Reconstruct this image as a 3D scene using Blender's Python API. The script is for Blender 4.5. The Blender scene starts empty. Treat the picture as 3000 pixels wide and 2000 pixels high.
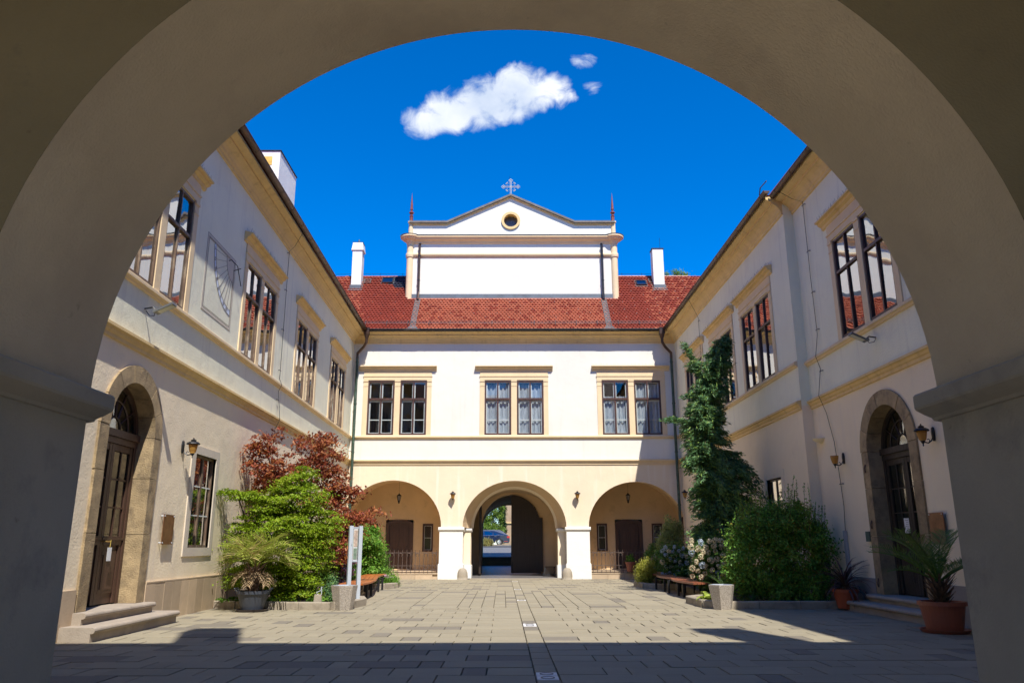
import bpy, math, random
import numpy as np
from mathutils import Vector, Matrix
random.seed(7); rng = np.random.default_rng(11)
sc = bpy.context.scene
C = sc.collection
S = 1.4            # modelling unit -> metres; applied to everything at the end
PI = math.pi
# ------------------------------------------------------------------ camera, sky, sun, exposure
cam = bpy.data.cameras.new('camera'); cam_o = bpy.data.objects.new('camera', cam); C.objects.link(cam_o)
F, PITCH, YAW, ROLL = 2263.07, .2575, .0028, -.0018
cam.sensor_width = 36; cam.lens = F / 3000 * 36; cam.clip_end = 3000; cam.clip_start = .05
fw = Vector((math.sin(YAW) * math.cos(PITCH), math.cos(YAW) * math.cos(PITCH), math.sin(PITCH)))
rt = Vector((math.cos(YAW), -math.sin(YAW), 0)); up = rt.cross(fw)
r2 = rt * math.cos(ROLL) + up * math.sin(ROLL); u2 = up * math.cos(ROLL) - rt * math.sin(ROLL)
cam_o.matrix_world = Matrix(((r2.x, u2.x, -fw.x, 0), (r2.y, u2.y, -fw.y, 0), (r2.z, u2.z, -fw.z, 1.1 * S), (0, 0, 0, 1)))
sc.camera = cam_o
SUN = Vector((-.215, .68, -1)).normalized()
elev = math.asin(-SUN.z); azi = math.atan2(-SUN.x, -SUN.y)
sl = bpy.data.lights.new('sun', 'SUN'); sl.energy = 3.4; sl.angle = math.radians(.5); sl.color = (1, .955, .88)
so = bpy.data.objects.new('sun', sl); C.objects.link(so)
so.rotation_euler = SUN.to_track_quat('-Z', 'Y').to_euler(); so.location = (0, 0, 60)
w = bpy.data.worlds.new('World'); sc.world = w; w.use_nodes = True
N = w.node_tree; N.nodes.clear()
def nn(t, T, **k):
    n = t.nodes.new(T)
    for a, b in k.items(): setattr(n, a, b)
    return n
sky = nn(N, 'ShaderNodeTexSky', sky_type='NISHITA', sun_disc=False, sun_elevation=elev, sun_rotation=azi, altitude=600, air_density=1.0, dust_density=.15, ozone_density=8.0)
hs = nn(N, 'ShaderNodeHueSaturation'); hs.inputs['Saturation'].default_value = 1.38; hs.inputs['Hue'].default_value = .507; hs.inputs['Value'].default_value = 1
N.links.new(sky.outputs[0], hs.inputs['Color'])
bg = nn(N, 'ShaderNodeBackground'); bg.inputs[1].default_value = .112
N.links.new(hs.outputs[0], bg.inputs[0])
# clouds: a flat-projected field of soft ellipses broken up by noise, high in the northern sky
tc = nn(N, 'ShaderNodeTexCoord'); sep = nn(N, 'ShaderNodeSeparateXYZ'); N.links.new(tc.outputs['Generated'], sep.inputs[0])
def M(op, a, b=None, c=None, t=N, clamp=False):
    n = t.nodes.new('ShaderNodeMath'); n.operation = op; n.use_clamp = clamp
    for i, x in enumerate((a, b, c)):
        if x is None: continue
        if isinstance(x, (int, float)): n.inputs[i].default_value = x
        else: t.links.new(x, n.inputs[i])
    return n.outputs[0]
yy = M('MAXIMUM', sep.outputs[1], .02)
cu = M('DIVIDE', sep.outputs[0], yy); cv = M('DIVIDE', sep.outputs[2], yy)
cmb = nn(N, 'ShaderNodeCombineXYZ'); N.links.new(cu, cmb.inputs[0]); N.links.new(cv, cmb.inputs[1])
n1 = nn(N, 'ShaderNodeTexNoise'); n1.inputs['Scale'].default_value = 26; n1.inputs['Detail'].default_value = 12; n1.inputs['Roughness'].default_value = .60; n1.inputs['Distortion'].default_value = .5
N.links.new(cmb.outputs[0], n1.inputs['Vector'])
field = None
for (cx, cy, rx, ry, st) in [(-.114, .595, .042, .032, 1.2), (-.083, .606, .052, .036, 1.3), (-.045, .618, .06, .040, 1.3), (-.008, .634, .055, .046, 1.3), (.018, .646, .050, .044, 1.3), (.048, .643, .044, .036, 1.2),
                             (.074, .637, .026, .016, .8), (.006, .670, .026, .020, .75), (.046, .668, .013, .018, .7), (.109, .692, .018, .013, .55), (.120, .648, .012, .009, .25)]:
    a = M('MULTIPLY', M('SUBTRACT', cu, cx), 1 / rx); b = M('MULTIPLY', M('SUBTRACT', cv, cy), 1 / ry)
    e = M('MULTIPLY', M('SUBTRACT', 1.0, M('ADD', M('MULTIPLY', a, a), M('MULTIPLY', b, b))), st)
    e = M('MAXIMUM', e, -1.5)
    field = e if field is None else M('MAXIMUM', field, e)
fsum = M('ADD', field, M('MULTIPLY', M('SUBTRACT', n1.outputs[0], .5), 3.0))
mr = nn(N, 'ShaderNodeMapRange', interpolation_type='SMOOTHSTEP'); N.links.new(fsum, mr.inputs[0]); mr.inputs[1].default_value = -.15; mr.inputs[2].default_value = 1.15
alpha = M('MULTIPLY', mr.outputs[0], M('GREATER_THAN', sep.outputs[1], .03))
n2 = nn(N, 'ShaderNodeTexNoise'); n2.inputs['Scale'].default_value = 9; n2.inputs['Detail'].default_value = 5; N.links.new(cmb.outputs[0], n2.inputs['Vector'])
cr = nn(N, 'ShaderNodeValToRGB'); N.links.new(n2.outputs[0], cr.inputs[0])
cr.color_ramp.elements[0].position = .3; cr.color_ramp.elements[0].color = (.50, .60, .78, 1); cr.color_ramp.elements[1].position = .68; cr.color_ramp.elements[1].color = (.95, .97, 1, 1)
bgc = nn(N, 'ShaderNodeBackground'); bgc.inputs[1].default_value = .60; N.links.new(cr.outputs[0], bgc.inputs[0])
mxs = nn(N, 'ShaderNodeMixShader'); N.links.new(alpha, mxs.inputs[0]); N.links.new(bg.outputs[0], mxs.inputs[1]); N.links.new(bgc.outputs[0], mxs.inputs[2])
wo = nn(N, 'ShaderNodeOutputWorld'); N.links.new(mxs.outputs[0], wo.inputs[0])
vs = sc.view_settings; vs.view_transform = 'Standard'; vs.look = 'None'; vs.exposure = 1.0; vs.gamma = 1; vs.use_curve_mapping = False
sc.cycles.max_bounces = 8; sc.cycles.diffuse_bounces = 5; sc.cycles.glossy_bounces = 4; sc.cycles.transparent_max_bounces = 10; sc.cycles.transmission_bounces = 3
sc.cycles.caustics_reflective = False; sc.cycles.caustics_refractive = False; sc.cycles.use_denoising = True

# ------------------------------------------------------------------ materials
MATS = {}
def mat(name, col, rough=.85, var=.12, vs_=1.2, bump=0, bs=40, metal=0, spots=None, spot_lim=.62, spot_scale=2.2, streak=None, rnd=0, spec=.5, dark=None, trans=0, stretch=None, coat=0, pit=None):
    """principled surface: large soft colour variation, optional stains, vertical run marks, per-piece variation and bump"""
    if name in MATS: return MATS[name]
    m = bpy.data.materials.new(name); m.use_nodes = True; t = m.node_tree; t.nodes.clear(); L = t.links.new
    out = nn(t, 'ShaderNodeOutputMaterial'); p = nn(t, 'ShaderNodeBsdfPrincipled')
    p.inputs['Roughness'].default_value = rough; p.inputs['Metallic'].default_value = metal; p.inputs['Specular IOR Level'].default_value = spec
    p.inputs['Coat Weight'].default_value = coat
    geo = nn(t, 'ShaderNodeNewGeometry'); pos = geo.outputs['Position']
    if stretch:
        mp = nn(t, 'ShaderNodeMapping'); mp.inputs['Scale'].default_value = stretch; L(pos, mp.inputs[0]); pos2 = mp.outputs[0]
    else: pos2 = pos
    nz = nn(t, 'ShaderNodeTexNoise'); nz.inputs['Scale'].default_value = vs_; nz.inputs['Detail'].default_value = 6; nz.inputs['Roughness'].default_value = .6; L(pos2, nz.inputs['Vector'])
    mrr = nn(t, 'ShaderNodeMapRange'); L(nz.outputs[0], mrr.inputs[0]); mrr.inputs[1].default_value = .25; mrr.inputs[2].default_value = .75
    mrr.inputs[3].default_value = 1 - var; mrr.inputs[4].default_value = 1 + var
    val = mrr.outputs[0]
    if rnd:
        oi = nn(t, 'ShaderNodeObjectInfo')
        r = M('FRACT', M('ADD', geo.outputs['Random Per Island'], oi.outputs['Random'], t=t), t=t)
        val = M('MULTIPLY', val, M('ADD', M('MULTIPLY', r, 2 * rnd, t=t), 1 - rnd, t=t), t=t)
    mul = nn(t, 'ShaderNodeVectorMath', operation='SCALE'); mul.inputs[0].default_value = col; L(val, mul.inputs['Scale'])
    c = mul.outputs[0]
    def mixc(f, c0, c1):
        mx = nn(t, 'ShaderNodeMix', data_type='RGBA'); L(f, mx.inputs[0]); L(c0, mx.inputs[6]); mx.inputs[7].default_value = (*c1, 1); return mx.outputs[2]
    if dark and rnd:      # a share of the pieces is of another colour
        f = M('MULTIPLY', M('GREATER_THAN', M('FRACT', M('MULTIPLY', r, 7.31, t=t), t=t), dark[1], t=t), dark[2], t=t)
        c = mixc(f, c, dark[0])
    if spots:
        s = nn(t, 'ShaderNodeTexNoise'); s.inputs['Scale'].default_value = spot_scale; s.inputs['Detail'].default_value = 8; s.inputs['Roughness'].default_value = .7; L(pos2, s.inputs['Vector'])
        q = nn(t, 'ShaderNodeMapRange'); L(s.outputs[0], q.inputs[0]); q.inputs[1].default_value = spot_lim - .08; q.inputs[2].default_value = spot_lim + .1; q.inputs[4].default_value = spots[3]
        c = mixc(q.outputs[0], c, spots[:3])
    if streak:
        mp = nn(t, 'ShaderNodeMapping'); mp.inputs['Scale'].default_value = (3.2, 3.2, .22); L(pos, mp.inputs[0])
        s = nn(t, 'ShaderNodeTexNoise'); s.inputs['Scale'].default_value = 1.6; s.inputs['Detail'].default_value = 5; L(mp.outputs[0], s.inputs['Vector'])
        q = nn(t, 'ShaderNodeMapRange'); L(s.outputs[0], q.inputs[0]); q.inputs[1].default_value = .56; q.inputs[2].default_value = .8; q.inputs[4].default_value = streak[3]
        c = mixc(q.outputs[0], c, streak[:3])
    if pit:
        s = nn(t, 'ShaderNodeTexNoise'); s.inputs['Scale'].default_value = 5.5; s.inputs['Detail'].default_value = 4; L(pos, s.inputs['Vector'])
        q = nn(t, 'ShaderNodeMapRange'); L(s.outputs[0], q.inputs[0]); q.inputs[1].default_value = .70; q.inputs[2].default_value = .76; q.inputs[4].default_value = .75
        c = mixc(q.outputs[0], c, pit)
    L(c, p.inputs['Base Color'])
    if bump:
        b = nn(t, 'ShaderNodeBump'); b.inputs['Strength'].default_value = bump; b.inputs['Distance'].default_value = .02
        s = nn(t, 'ShaderNodeTexNoise'); s.inputs['Scale'].default_value = bs; s.inputs['Detail'].default_value = 6; L(pos2, s.inputs['Vector'])
        s2 = nn(t, 'ShaderNodeTexNoise'); s2.inputs['Scale'].default_value = 1.7; s2.inputs['Detail'].default_value = 2; L(pos2, s2.inputs['Vector'])
        L(M('ADD', s.outputs[0], M('MULTIPLY', s2.outputs[0], 2.5, t=t), t=t), b.inputs['Height']); L(b.outputs[0], p.inputs['Normal'])
    if trans:
        tr = nn(t, 'ShaderNodeBsdfTranslucent'); L(c, tr.inputs[0])
        ms = nn(t, 'ShaderNodeMixShader'); ms.inputs[0].default_value = trans; L(p.outputs[0], ms.inputs[1]); L(tr.outputs[0], ms.inputs[2]); L(ms.outputs[0], out.inputs[0])
    else: L(p.outputs[0], out.inputs[0])
    MATS[name] = m; return m
def glass_mat(name, tint, base=.14, gain=1.5, wav=.02, rough=.02):
    m = bpy.data.materials.new(name); m.use_nodes = True; t = m.node_tree; t.nodes.clear(); L = t.links.new
    out = nn(t, 'ShaderNodeOutputMaterial'); g = nn(t, 'ShaderNodeBsdfGlossy'); g.inputs['Roughness'].default_value = rough
    tr = nn(t, 'ShaderNodeBsdfTransparent'); tr.inputs[0].default_value = (*tint, 1)
    ge = nn(t, 'ShaderNodeNewGeometry'); dt = nn(t, 'ShaderNodeVectorMath', operation='DOT_PRODUCT'); L(ge.outputs['Normal'], dt.inputs[0]); L(ge.outputs['Incoming'], dt.inputs[1])
    fr_ = M('ADD', M('MULTIPLY', M('POWER', M('SUBTRACT', 1.0, M('ABSOLUTE', dt.outputs['Value'], t=t), t=t), 5.0, t=t), .96, t=t), .04, t=t)
    nz = nn(t, 'ShaderNodeTexNoise'); nz.inputs['Scale'].default_value = 1.1; nz.inputs['Detail'].default_value = 1; L(ge.outputs['Position'], nz.inputs['Vector'])
    b = nn(t, 'ShaderNodeBump'); b.inputs['Strength'].default_value = 1; b.inputs['Distance'].default_value = wav; L(nz.outputs[0], b.inputs['Height'])
    L(b.outputs[0], g.inputs['Normal'])
    f = M('ADD', M('MULTIPLY', fr_, gain, t=t), base, t=t, clamp=True)
    ms = nn(t, 'ShaderNodeMixShader'); L(f, ms.inputs[0]); L(tr.outputs[0], ms.inputs[1]); L(g.outputs[0], ms.inputs[2]); L(ms.outputs[0], out.inputs[0])
    MATS[name] = m; return m

white = mat('white_stucco', (.83, .81, .62), .9, .07, .5, .35, 26, streak=(.56, .54, .46, .5), spots=(.60, .56, .50, .35), spot_lim=.64, spot_scale=.9)
upper = mat('cream_upper_stucco', (.76, .73, .64), .9, .05, .5, .3, 26, streak=(.62, .57, .47, .3))
lower = mat('apricot_stucco', (.79, .66, .47), .9, .06, .5, .3, 26, streak=(.86, .78, .66, .6), spots=(.62, .47, .33, .3), spot_lim=.66, spot_scale=.8)
lowside = mat('pale_apricot_stucco', (.88, .745, .525), .9, .06, .5, .35, 24, streak=(.74, .64, .54, .35), spots=(.66, .55, .42, .35), spot_lim=.64, spot_scale=.8)
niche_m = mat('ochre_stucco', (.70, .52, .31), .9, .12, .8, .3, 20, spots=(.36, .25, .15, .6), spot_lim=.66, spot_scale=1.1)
ochre = mat('ochre_cornice', (.77, .56, .26), .85, .10, 1.5, .2, 20, streak=(.42, .28, .14, .45), spots=(.40, .27, .14, .5), spot_lim=.66, spot_scale=2.4)
trim = mat('apricot_trim', (.76, .59, .36), .85, .07, 1.2, .2, 20, streak=(.60, .44, .28, .3))
pierw = mat('pier_whitewash', (.80, .78, .71), .9, .05, .8, .25, 20, spots=(.60, .55, .46, .5), spot_lim=.68, spot_scale=1.6)
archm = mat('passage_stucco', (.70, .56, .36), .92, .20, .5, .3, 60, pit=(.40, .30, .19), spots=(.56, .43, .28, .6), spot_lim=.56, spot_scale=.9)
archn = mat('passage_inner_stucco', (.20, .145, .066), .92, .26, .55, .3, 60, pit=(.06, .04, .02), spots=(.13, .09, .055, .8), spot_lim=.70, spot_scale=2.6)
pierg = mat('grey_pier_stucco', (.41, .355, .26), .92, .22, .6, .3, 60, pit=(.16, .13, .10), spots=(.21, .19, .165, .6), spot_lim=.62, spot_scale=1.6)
stone = mat('weathered_sandstone', (.36, .265, .145), .9, .28, 3.5, .7, 34, spots=(.17, .125, .075, .85), spot_lim=.56, spot_scale=2.8, rnd=.14)
slab_m = mat('sandstone_slab', (.50, .38, .25), .85, .10, 3, .2, 30, rnd=.13, spots=(.36, .26, .17, .4), spot_lim=.62)
greyp = mat('grey_plinth', (.30, .27, .24), .9, .1, 2, .4, 30)
stepm = mat('step_stone', (.36, .30, .235), .85, .12, 3, .3, 40, spots=(.23, .19, .15, .6), spot_lim=.6)
kerb = mat('kerb_stone', (.33, .28, .21), .9, .15, 4, .5, 40, spots=(.17, .14, .10, .8), spot_lim=.58, spot_scale=3, rnd=.08)
paver_m = mat('concrete_paver', (.29, .25, .17), .82, .09, 2.2, .25, 50, rnd=.07, dark=((.15, .13, .105), .89, .7), spots=(.22, .19, .15, .5), spot_lim=.62, spot_scale=1.1, stretch=(.5, 1.6, 1))
joint = mat('joint_sand', (.09, .075, .055), .95, .3, 5)
whitet = mat('white_marker_stone', (.70, .68, .66), .6, .08, 6)
blackp = mat('black_paint', (.03, .03, .035), .5)
tile_m = mat('clay_roof_tile', (.29, .060, .034), .42, .12, 1.3, .1, 30, rnd=.07, dark=((.44, .11, .055), .90, .4), spots=(.20, .045, .028, .5), spot_lim=.62, spot_scale=1.2)
tile_o = mat('orange_clay_roof_tile', (.42, .125, .066), .45, .12, 1.3, .1, 30, rnd=.07, dark=((.44, .11, .05), .88, .4))
tile_d = mat('engobed_dark_tile', (.05, .05, .07), .35, .2, 2, rnd=.2)
zinc = mat('zinc_sheet', (.17, .18, .175), .45, .2, 3, metal=.6, spots=(.15, .13, .12, .6), spot_lim=.6)
copper = mat('brown_copper', (.095, .058, .042), .38, .3, 4, metal=.55, spots=(.16, .07, .04, .5), spot_lim=.62)
gutb = mat('dark_gutter', (.05, .045, .045), .35, .2, 3, metal=.5)
patina = mat('patina_pipe', (.045, .075, .05), .55, .4, 5, spots=(.12, .2, .14, .8), spot_lim=.60, spot_scale=4, metal=.2)
brown = mat('brown_window_paint', (.075, .034, .024), .45, .25, 6, .15, 60, spots=(.20, .12, .08, .7), spot_lim=.66, spot_scale=6, stretch=(1, 1, .3))
brownl = mat('weathered_window_wood', (.15, .095, .06), .6, .35, 8, .2, 60, spots=(.40, .32, .22, .8), spot_lim=.58, spot_scale=7, stretch=(1, 1, .3))
doorm = mat('door_brown', (.075, .038, .025), .45, .2, 4, .2, 60, stretch=(3, 3, .4))
gatem = mat('gate_dark_oak', (.035, .024, .017), .5, .3, 5, .4, 60, stretch=(5, 5, .4))
winw = mat('white_window_paint', (.72, .72, .70), .5, .04)
inner = mat('dark_interior', (.10, .09, .075), .9, .2)
curt = mat('lace_curtain', (.42, .47, .54), .9, .45, 7, stretch=(9, 9, .6), trans=.3, spots=(.78, .82, .88, 1), spot_lim=.5, spot_scale=4)
curto = mat('orange_curtain', (.62, .26, .10), .9, .25, 9, stretch=(9, 9, .3), trans=.3)
iron = mat('black_iron', (.02, .02, .022), .45, .2, 5, metal=.3)
ironr = mat('rusty_iron', (.12, .085, .07), .6, .3, 8, metal=.3)
amber = mat('amber_lamp_glass', (.62, .34, .08), .2, .1, trans=.45)
steel = mat('galvanised_post', (.55, .60, .66), .45, .06, metal=.25)
benchw = mat('orange_bench_wood', (.42, .125, .03), .38, .28, 5, .3, 50, stretch=(6, .8, 6), rnd=.16)
benchw2 = mat('red_brown_bench_wood', (.27, .088, .042), .38, .28, 5, .3, 50, stretch=(6, .8, 6), rnd=.16)
agg = mat('exposed_aggregate', (.40, .35, .29), .9, .5, 45, 1.0, 60, spots=(.15, .13, .11, .9), spot_lim=.58, spot_scale=40)
soil = mat('garden_soil', (.06, .042, .028), .95, .4, 6, 1, 20)
terra = mat('terracotta_plastic', (.33, .10, .055), .5, .06)
terra2 = mat('orange_terracotta', (.42, .085, .03), .5, .08)
potg = mat('grey_plastic_pot', (.045, .052, .068), .45, .06)
pinn = mat('red_brown_pinnacle', (.20, .045, .03), .5, .15)
crossm = mat('pale_metal_cross', (.55, .52, .46), .4, .1, metal=.3)
rust = mat('corten_plaque', (.22, .10, .045), .5, .3, 9, metal=.4, spots=(.34, .19, .09, .6), spot_lim=.55)
paper = mat('paper', (.78, .78, .76), .8, .03)
sund = mat('sundial_face', (.62, .56, .46), .9, .05)
blueb = mat('sundial_band', (.66, .72, .80), .9, .04)
dkline = mat('sundial_line', (.13, .10, .08), .8)
asph = mat('asphalt', (.075, .072, .07), .9, .2, 3)
glass = glass_mat('window_glass', (.84, .86, .84), .34, 2.0, .008)
glassb = glass_mat('rear_window_glass', (.88, .92, .92), .03, 1.6, .006)
glassd = glass_mat('door_glass', (.60, .62, .55), .12, 1.8, .01, .08)
carg = glass_mat('car_glass', (.25, .3, .35), .25, 1.6, .003)
# foliage
def leafm(name, col, rnd=.35, dark=None, trans=.35, rough=.55, var=.2):
    return mat(name, col, rough, var, 2.5, rnd=rnd, dark=dark, trans=trans, spec=.35)
lf_con = leafm('bright_yew_leaves', (.20, .31, .008), .40, ((.34, .37, .03), .72, .7))
lf_map = leafm('red_maple_leaves', (.27, .066, .034), .5, ((.50, .20, .06), .62, .8), .4)
lf_spr = leafm('blue_green_spruce_needles', (.095, .20, .075), .55, ((.24, .36, .06), .84, .8), .25)
lf_shr = leafm('berry_shrub_leaves', (.17, .34, .05), .6, ((.36, .27, .03), .84, .6), .4)
lf_bw = leafm('boxwood_leaves', (.085, .19, .022), .35, ((.17, .27, .03), .75, .6))
lf_lt = leafm('light_green_leaves', (.15, .33, .035), .35, ((.28, .40, .06), .7, .6), .45)
lf_yl = leafm('golden_leaves', (.33, .34, .04), .3, ((.45, .42, .10), .6, .6), .4)
lf_hyd = leafm('hydrangea_leaves', (.085, .18, .03), .4, ((.15, .22, .04), .8, .6), .3)
lf_palm = leafm('palm_leaflets', (.36, .42, .07), .35, ((.58, .45, .2), .72, .8), .35)
lf_pald = leafm('dark_palm_leaflets', (.13, .22, .045), .35, ((.12, .17, .05), .8, .6), .3)
lf_drac = leafm('purple_strap_leaves', (.11, .055, .05), .4, ((.12, .08, .05), .8, .6), .2)
lf_out = leafm('sunlit_tree_leaves', (.16, .27, .03), .4, ((.26, .33, .06), .6, .6), .4)
fl_cream = leafm('cream_petals', (.78, .67, .45), .25, ((.70, .66, .50), .6, .6), .3)
fl_blue = leafm('blue_petals', (.42, .52, .64), .25, ((.62, .66, .62), .6, .6), .3)
fl_pink = leafm('pink_petals', (.58, .34, .44), .3, ((.72, .60, .66), .6, .6), .3)
barkm = mat('bark', (.13, .09, .06), .9, .3, 6, .8, 30)
fibre = mat('palm_fibre_trunk', (.16, .10, .065), .95, .45, 12, 1, 40, rnd=.35)

# ------------------------------------------------------------------ mesh helpers
class MB:
    def __init__(s): s.v = []; s.f = []; s.m = []; s.mats = []
    def mi(s, m):
        if m not in s.mats: s.mats.append(m)
        return s.mats.index(m)
    def add(s, vs, fs, m):
        b = len(s.v); s.v += [tuple(v) for v in vs]; k = s.mi(m)
        for f in fs: s.f.append([i + b for i in f]); s.m.append(k)
    def box(s, T, a0, a1, n0, n1, z0, z1, m):
        vs = [T(a, n, z) for z in (z0, z1) for n in (n0, n1) for a in (a0, a1)]
        s.add(vs, [(0, 1, 3, 2), (4, 6, 7, 5), (0, 4, 5, 1), (2, 3, 7, 6), (0, 2, 6, 4), (1, 5, 7, 3)], m)
    def cbox(s, c, d, m, rz=0, taper=1):
        ca, sa = math.cos(rz), math.sin(rz); vs = []
        for z in (0, 1):
            k = taper if z else 1
            for y in (-1, 1):
                for x in (-1, 1):
                    X, Y = x * d[0] / 2 * k, y * d[1] / 2 * k
                    vs.append((c[0] + X * ca - Y * sa, c[1] + X * sa + Y * ca, c[2] + z * d[2]))
        s.add(vs, [(0, 1, 3, 2), (4, 6, 7, 5), (0, 4, 5, 1), (2, 3, 7, 6), (0, 2, 6, 4), (1, 5, 7, 3)], m)
    def profile(s, T, prof, a0, a1, m, closed=True):
        """extrude a (n, z) profile along the wall"""
        k = len(prof); vs = [T(a0, n, z) for n, z in prof] + [T(a1, n, z) for n, z in prof]
        fs = [(i, (i + 1) % k, k + (i + 1) % k, k + i) for i in range(k if closed else k - 1)]
        fs += [tuple(range(k)), tuple(range(2 * k - 1, k - 1, -1))]
        s.add(vs, fs, m)
    def prism(s, T, poly, n0, n1, m):
        """extrude an (a, z) polygon through the wall"""
        k = len(poly); vs = [T(a, n0, z) for a, z in poly] + [T(a, n1, z) for a, z in poly]
        s.add(vs, [(i, (i + 1) % k, k + (i + 1) % k, k + i) for i in range(k)] + [tuple(range(k)), tuple(range(2 * k - 1, k - 1, -1))], m)
    def tube(s, pts, r, m, n=6, cap=True):
        pts = [Vector(p) for p in pts]; rs = r if isinstance(r, (list, tuple)) else [r] * len(pts); vs = []; fs = []
        for i, p in enumerate(pts):
            d = (pts[min(i + 1, len(pts) - 1)] - pts[max(i - 1, 0)]).normalized()
            a = d.cross(Vector((0, 0, 1)) if abs(d.z) < .9 else Vector((0, 1, 0))).normalized(); b = d.cross(a)
            for k in range(n):
                an = 2 * PI * k / n; vs.append(p + (a * math.cos(an) + b * math.sin(an)) * rs[i])
        for i in range(len(pts) - 1):
            for k in range(n): fs.append((i * n + k, i * n + (k + 1) % n, (i + 1) * n + (k + 1) % n, (i + 1) * n + k))
        if cap: fs += [tuple(range(n)), tuple(range(len(pts) * n - 1, len(pts) * n - n - 1, -1))]
        s.add(vs, fs, m)
    def lathe(s, prof, c, m, n=16, a0=0, a1=2 * PI, sx=1, sy=1):
        vs = []; fs = []; full = abs(a1 - a0 - 2 * PI) < 1e-6; cols = n if full else n + 1
        for r, z in prof:
            for k in range(cols):
                a = a0 + (a1 - a0) * k / n; vs.append((c[0] + r * math.cos(a) * sx, c[1] + r * math.sin(a) * sy, c[2] + z))
        for i in range(len(prof) - 1):
            for k in range(n if full else n): fs.append((i * cols + k, i * cols + (k + 1) % cols, (i + 1) * cols + (k + 1) % cols, (i + 1) * cols + k))
        if prof[0][0] > .001: fs.append(tuple(range(cols)))
        if prof[-1][0] > .001: fs.append(tuple(range(len(prof) * cols - 1, len(prof) * cols - cols - 1, -1)))
        s.add(vs, fs, m)
    def ring(s, T, c, R, r, n0, n1, m, k=24, rz=None):
        rz = rz or 1; o = [(c[0] + R * math.cos(2 * PI * i / k), c[1] + R * rz * math.sin(2 * PI * i / k)) for i in range(k)]; q = [(c[0] + r * math.cos(2 * PI * i / k), c[1] + r * rz * math.sin(2 * PI * i / k)) for i in range(k)]
        vs = [T(a, n1, z) for a, z in o] + [T(a, n1, z) for a, z in q] + [T(a, n0, z) for a, z in o] + [T(a, n0, z) for a, z in q]; fs = []
        for i in range(k):
            j = (i + 1) % k; fs += [(i, j, k + j, k + i), (i, 2 * k + i, 2 * k + j, j), (k + i, k + j, 3 * k + j, 3 * k + i)]
        s.add(vs, fs, m)
    def build(s, name, parent=None, smooth=False, **props):
        me = bpy.data.meshes.new(name); me.from_pydata(s.v, [], s.f)
        for m in s.mats: me.materials.append(m)
        me.polygons.foreach_set('material_index', s.m)
        if smooth: me.polygons.foreach_set('use_smooth', [True] * len(s.f))
        me.update(); return link(name, me, parent, **props)
def link(name, data, parent=None, loc=None, rot=None, **props):
    o = bpy.data.objects.new(name, data); C.objects.link(o)
    if parent: o.parent = parent
    if loc: o.location = loc
    if rot: o.rotation_euler = rot
    for k, v in props.items(): o[k] = v
    return o
def thing(name, label, cat, loc=(0, 0, 0), rz=0, group=None):
    o = bpy.data.objects.new(name, None); C.objects.link(o); o.location = loc; o.rotation_euler = (0, 0, rz); o.empty_display_size = .2
    o['label'] = label; o['category'] = cat
    if group: o['group'] = group
    return o
def copy_tree(o, parent=None):
    c = o.copy(); C.objects.link(c)
    if parent: c.parent = parent
    for ch in [x for x in bpy.data.objects if x.parent == o and x != c]: copy_tree(ch, c)
    return c
D = 27.03
TB = lambda s, n, z: (s, D - n, z)
TL = lambda s, n, z: (-5.6175 - .016 * (s - D) + n, s, z)
TR = lambda s, n, z: (5.9364 - .0076 * (s - D) - n, s, z)
TN = lambda s, n, z: TR(s, n - .215, z)
TA = lambda s, n, z: (s, 3.3 + n, z)
ID = lambda a, b, c: (a, b, c)
def wall(mb, T, s0, s1, z0, z1, holes, m, n=0, depth=.10, rm=None, bands=None):
    """front face with rectangular holes and their reveals; bands = [(z limit, material)]"""
    ss = sorted({s0, s1} | {x for h in holes for x in h[:2] if s0 < x < s1}); zs = {z0, z1} | {x for h in holes for x in h[2:4] if z0 < x < z1}
    if bands: zs |= {b[0] for b in bands if z0 < b[0] < z1}
    zs = sorted(zs)
    for i in range(len(ss) - 1):
        for j in range(len(zs) - 1):
            a, b, c, d = ss[i], ss[i + 1], zs[j], zs[j + 1]; mx, mz = (a + b) / 2, (c + d) / 2
            if any(h[0] < mx < h[1] and h[2] < mz < h[3] for h in holes): continue
            mm = m
            if bands:
                for zl, bm in bands:
                    if mz < zl: mm = bm; break
            mb.add([T(a, n, c), T(b, n, c), T(b, n, d), T(a, n, d)], [(0, 1, 2, 3)], mm)
    for h in holes:
        if len(h) > 4: continue
        a, b, c, d = h; p = [(a, c), (b, c), (b, d), (a, d)]
        for i in range(4):
            q, r = p[i], p[(i + 1) % 4]; mb.add([T(q[0], n, q[1]), T(r[0], n, r[1]), T(r[0], n - depth, r[1]), T(q[0], n - depth, q[1])], [(0, 1, 2, 3)], rm or m)
def arcpts(c, rx, zs, h, k=24, a0=0, a1=PI): return [(c - rx * math.cos(a0 + (a1 - a0) * i / k), zs + h * math.sin(a0 + (a1 - a0) * i / k)) for i in range(k + 1)]
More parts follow.
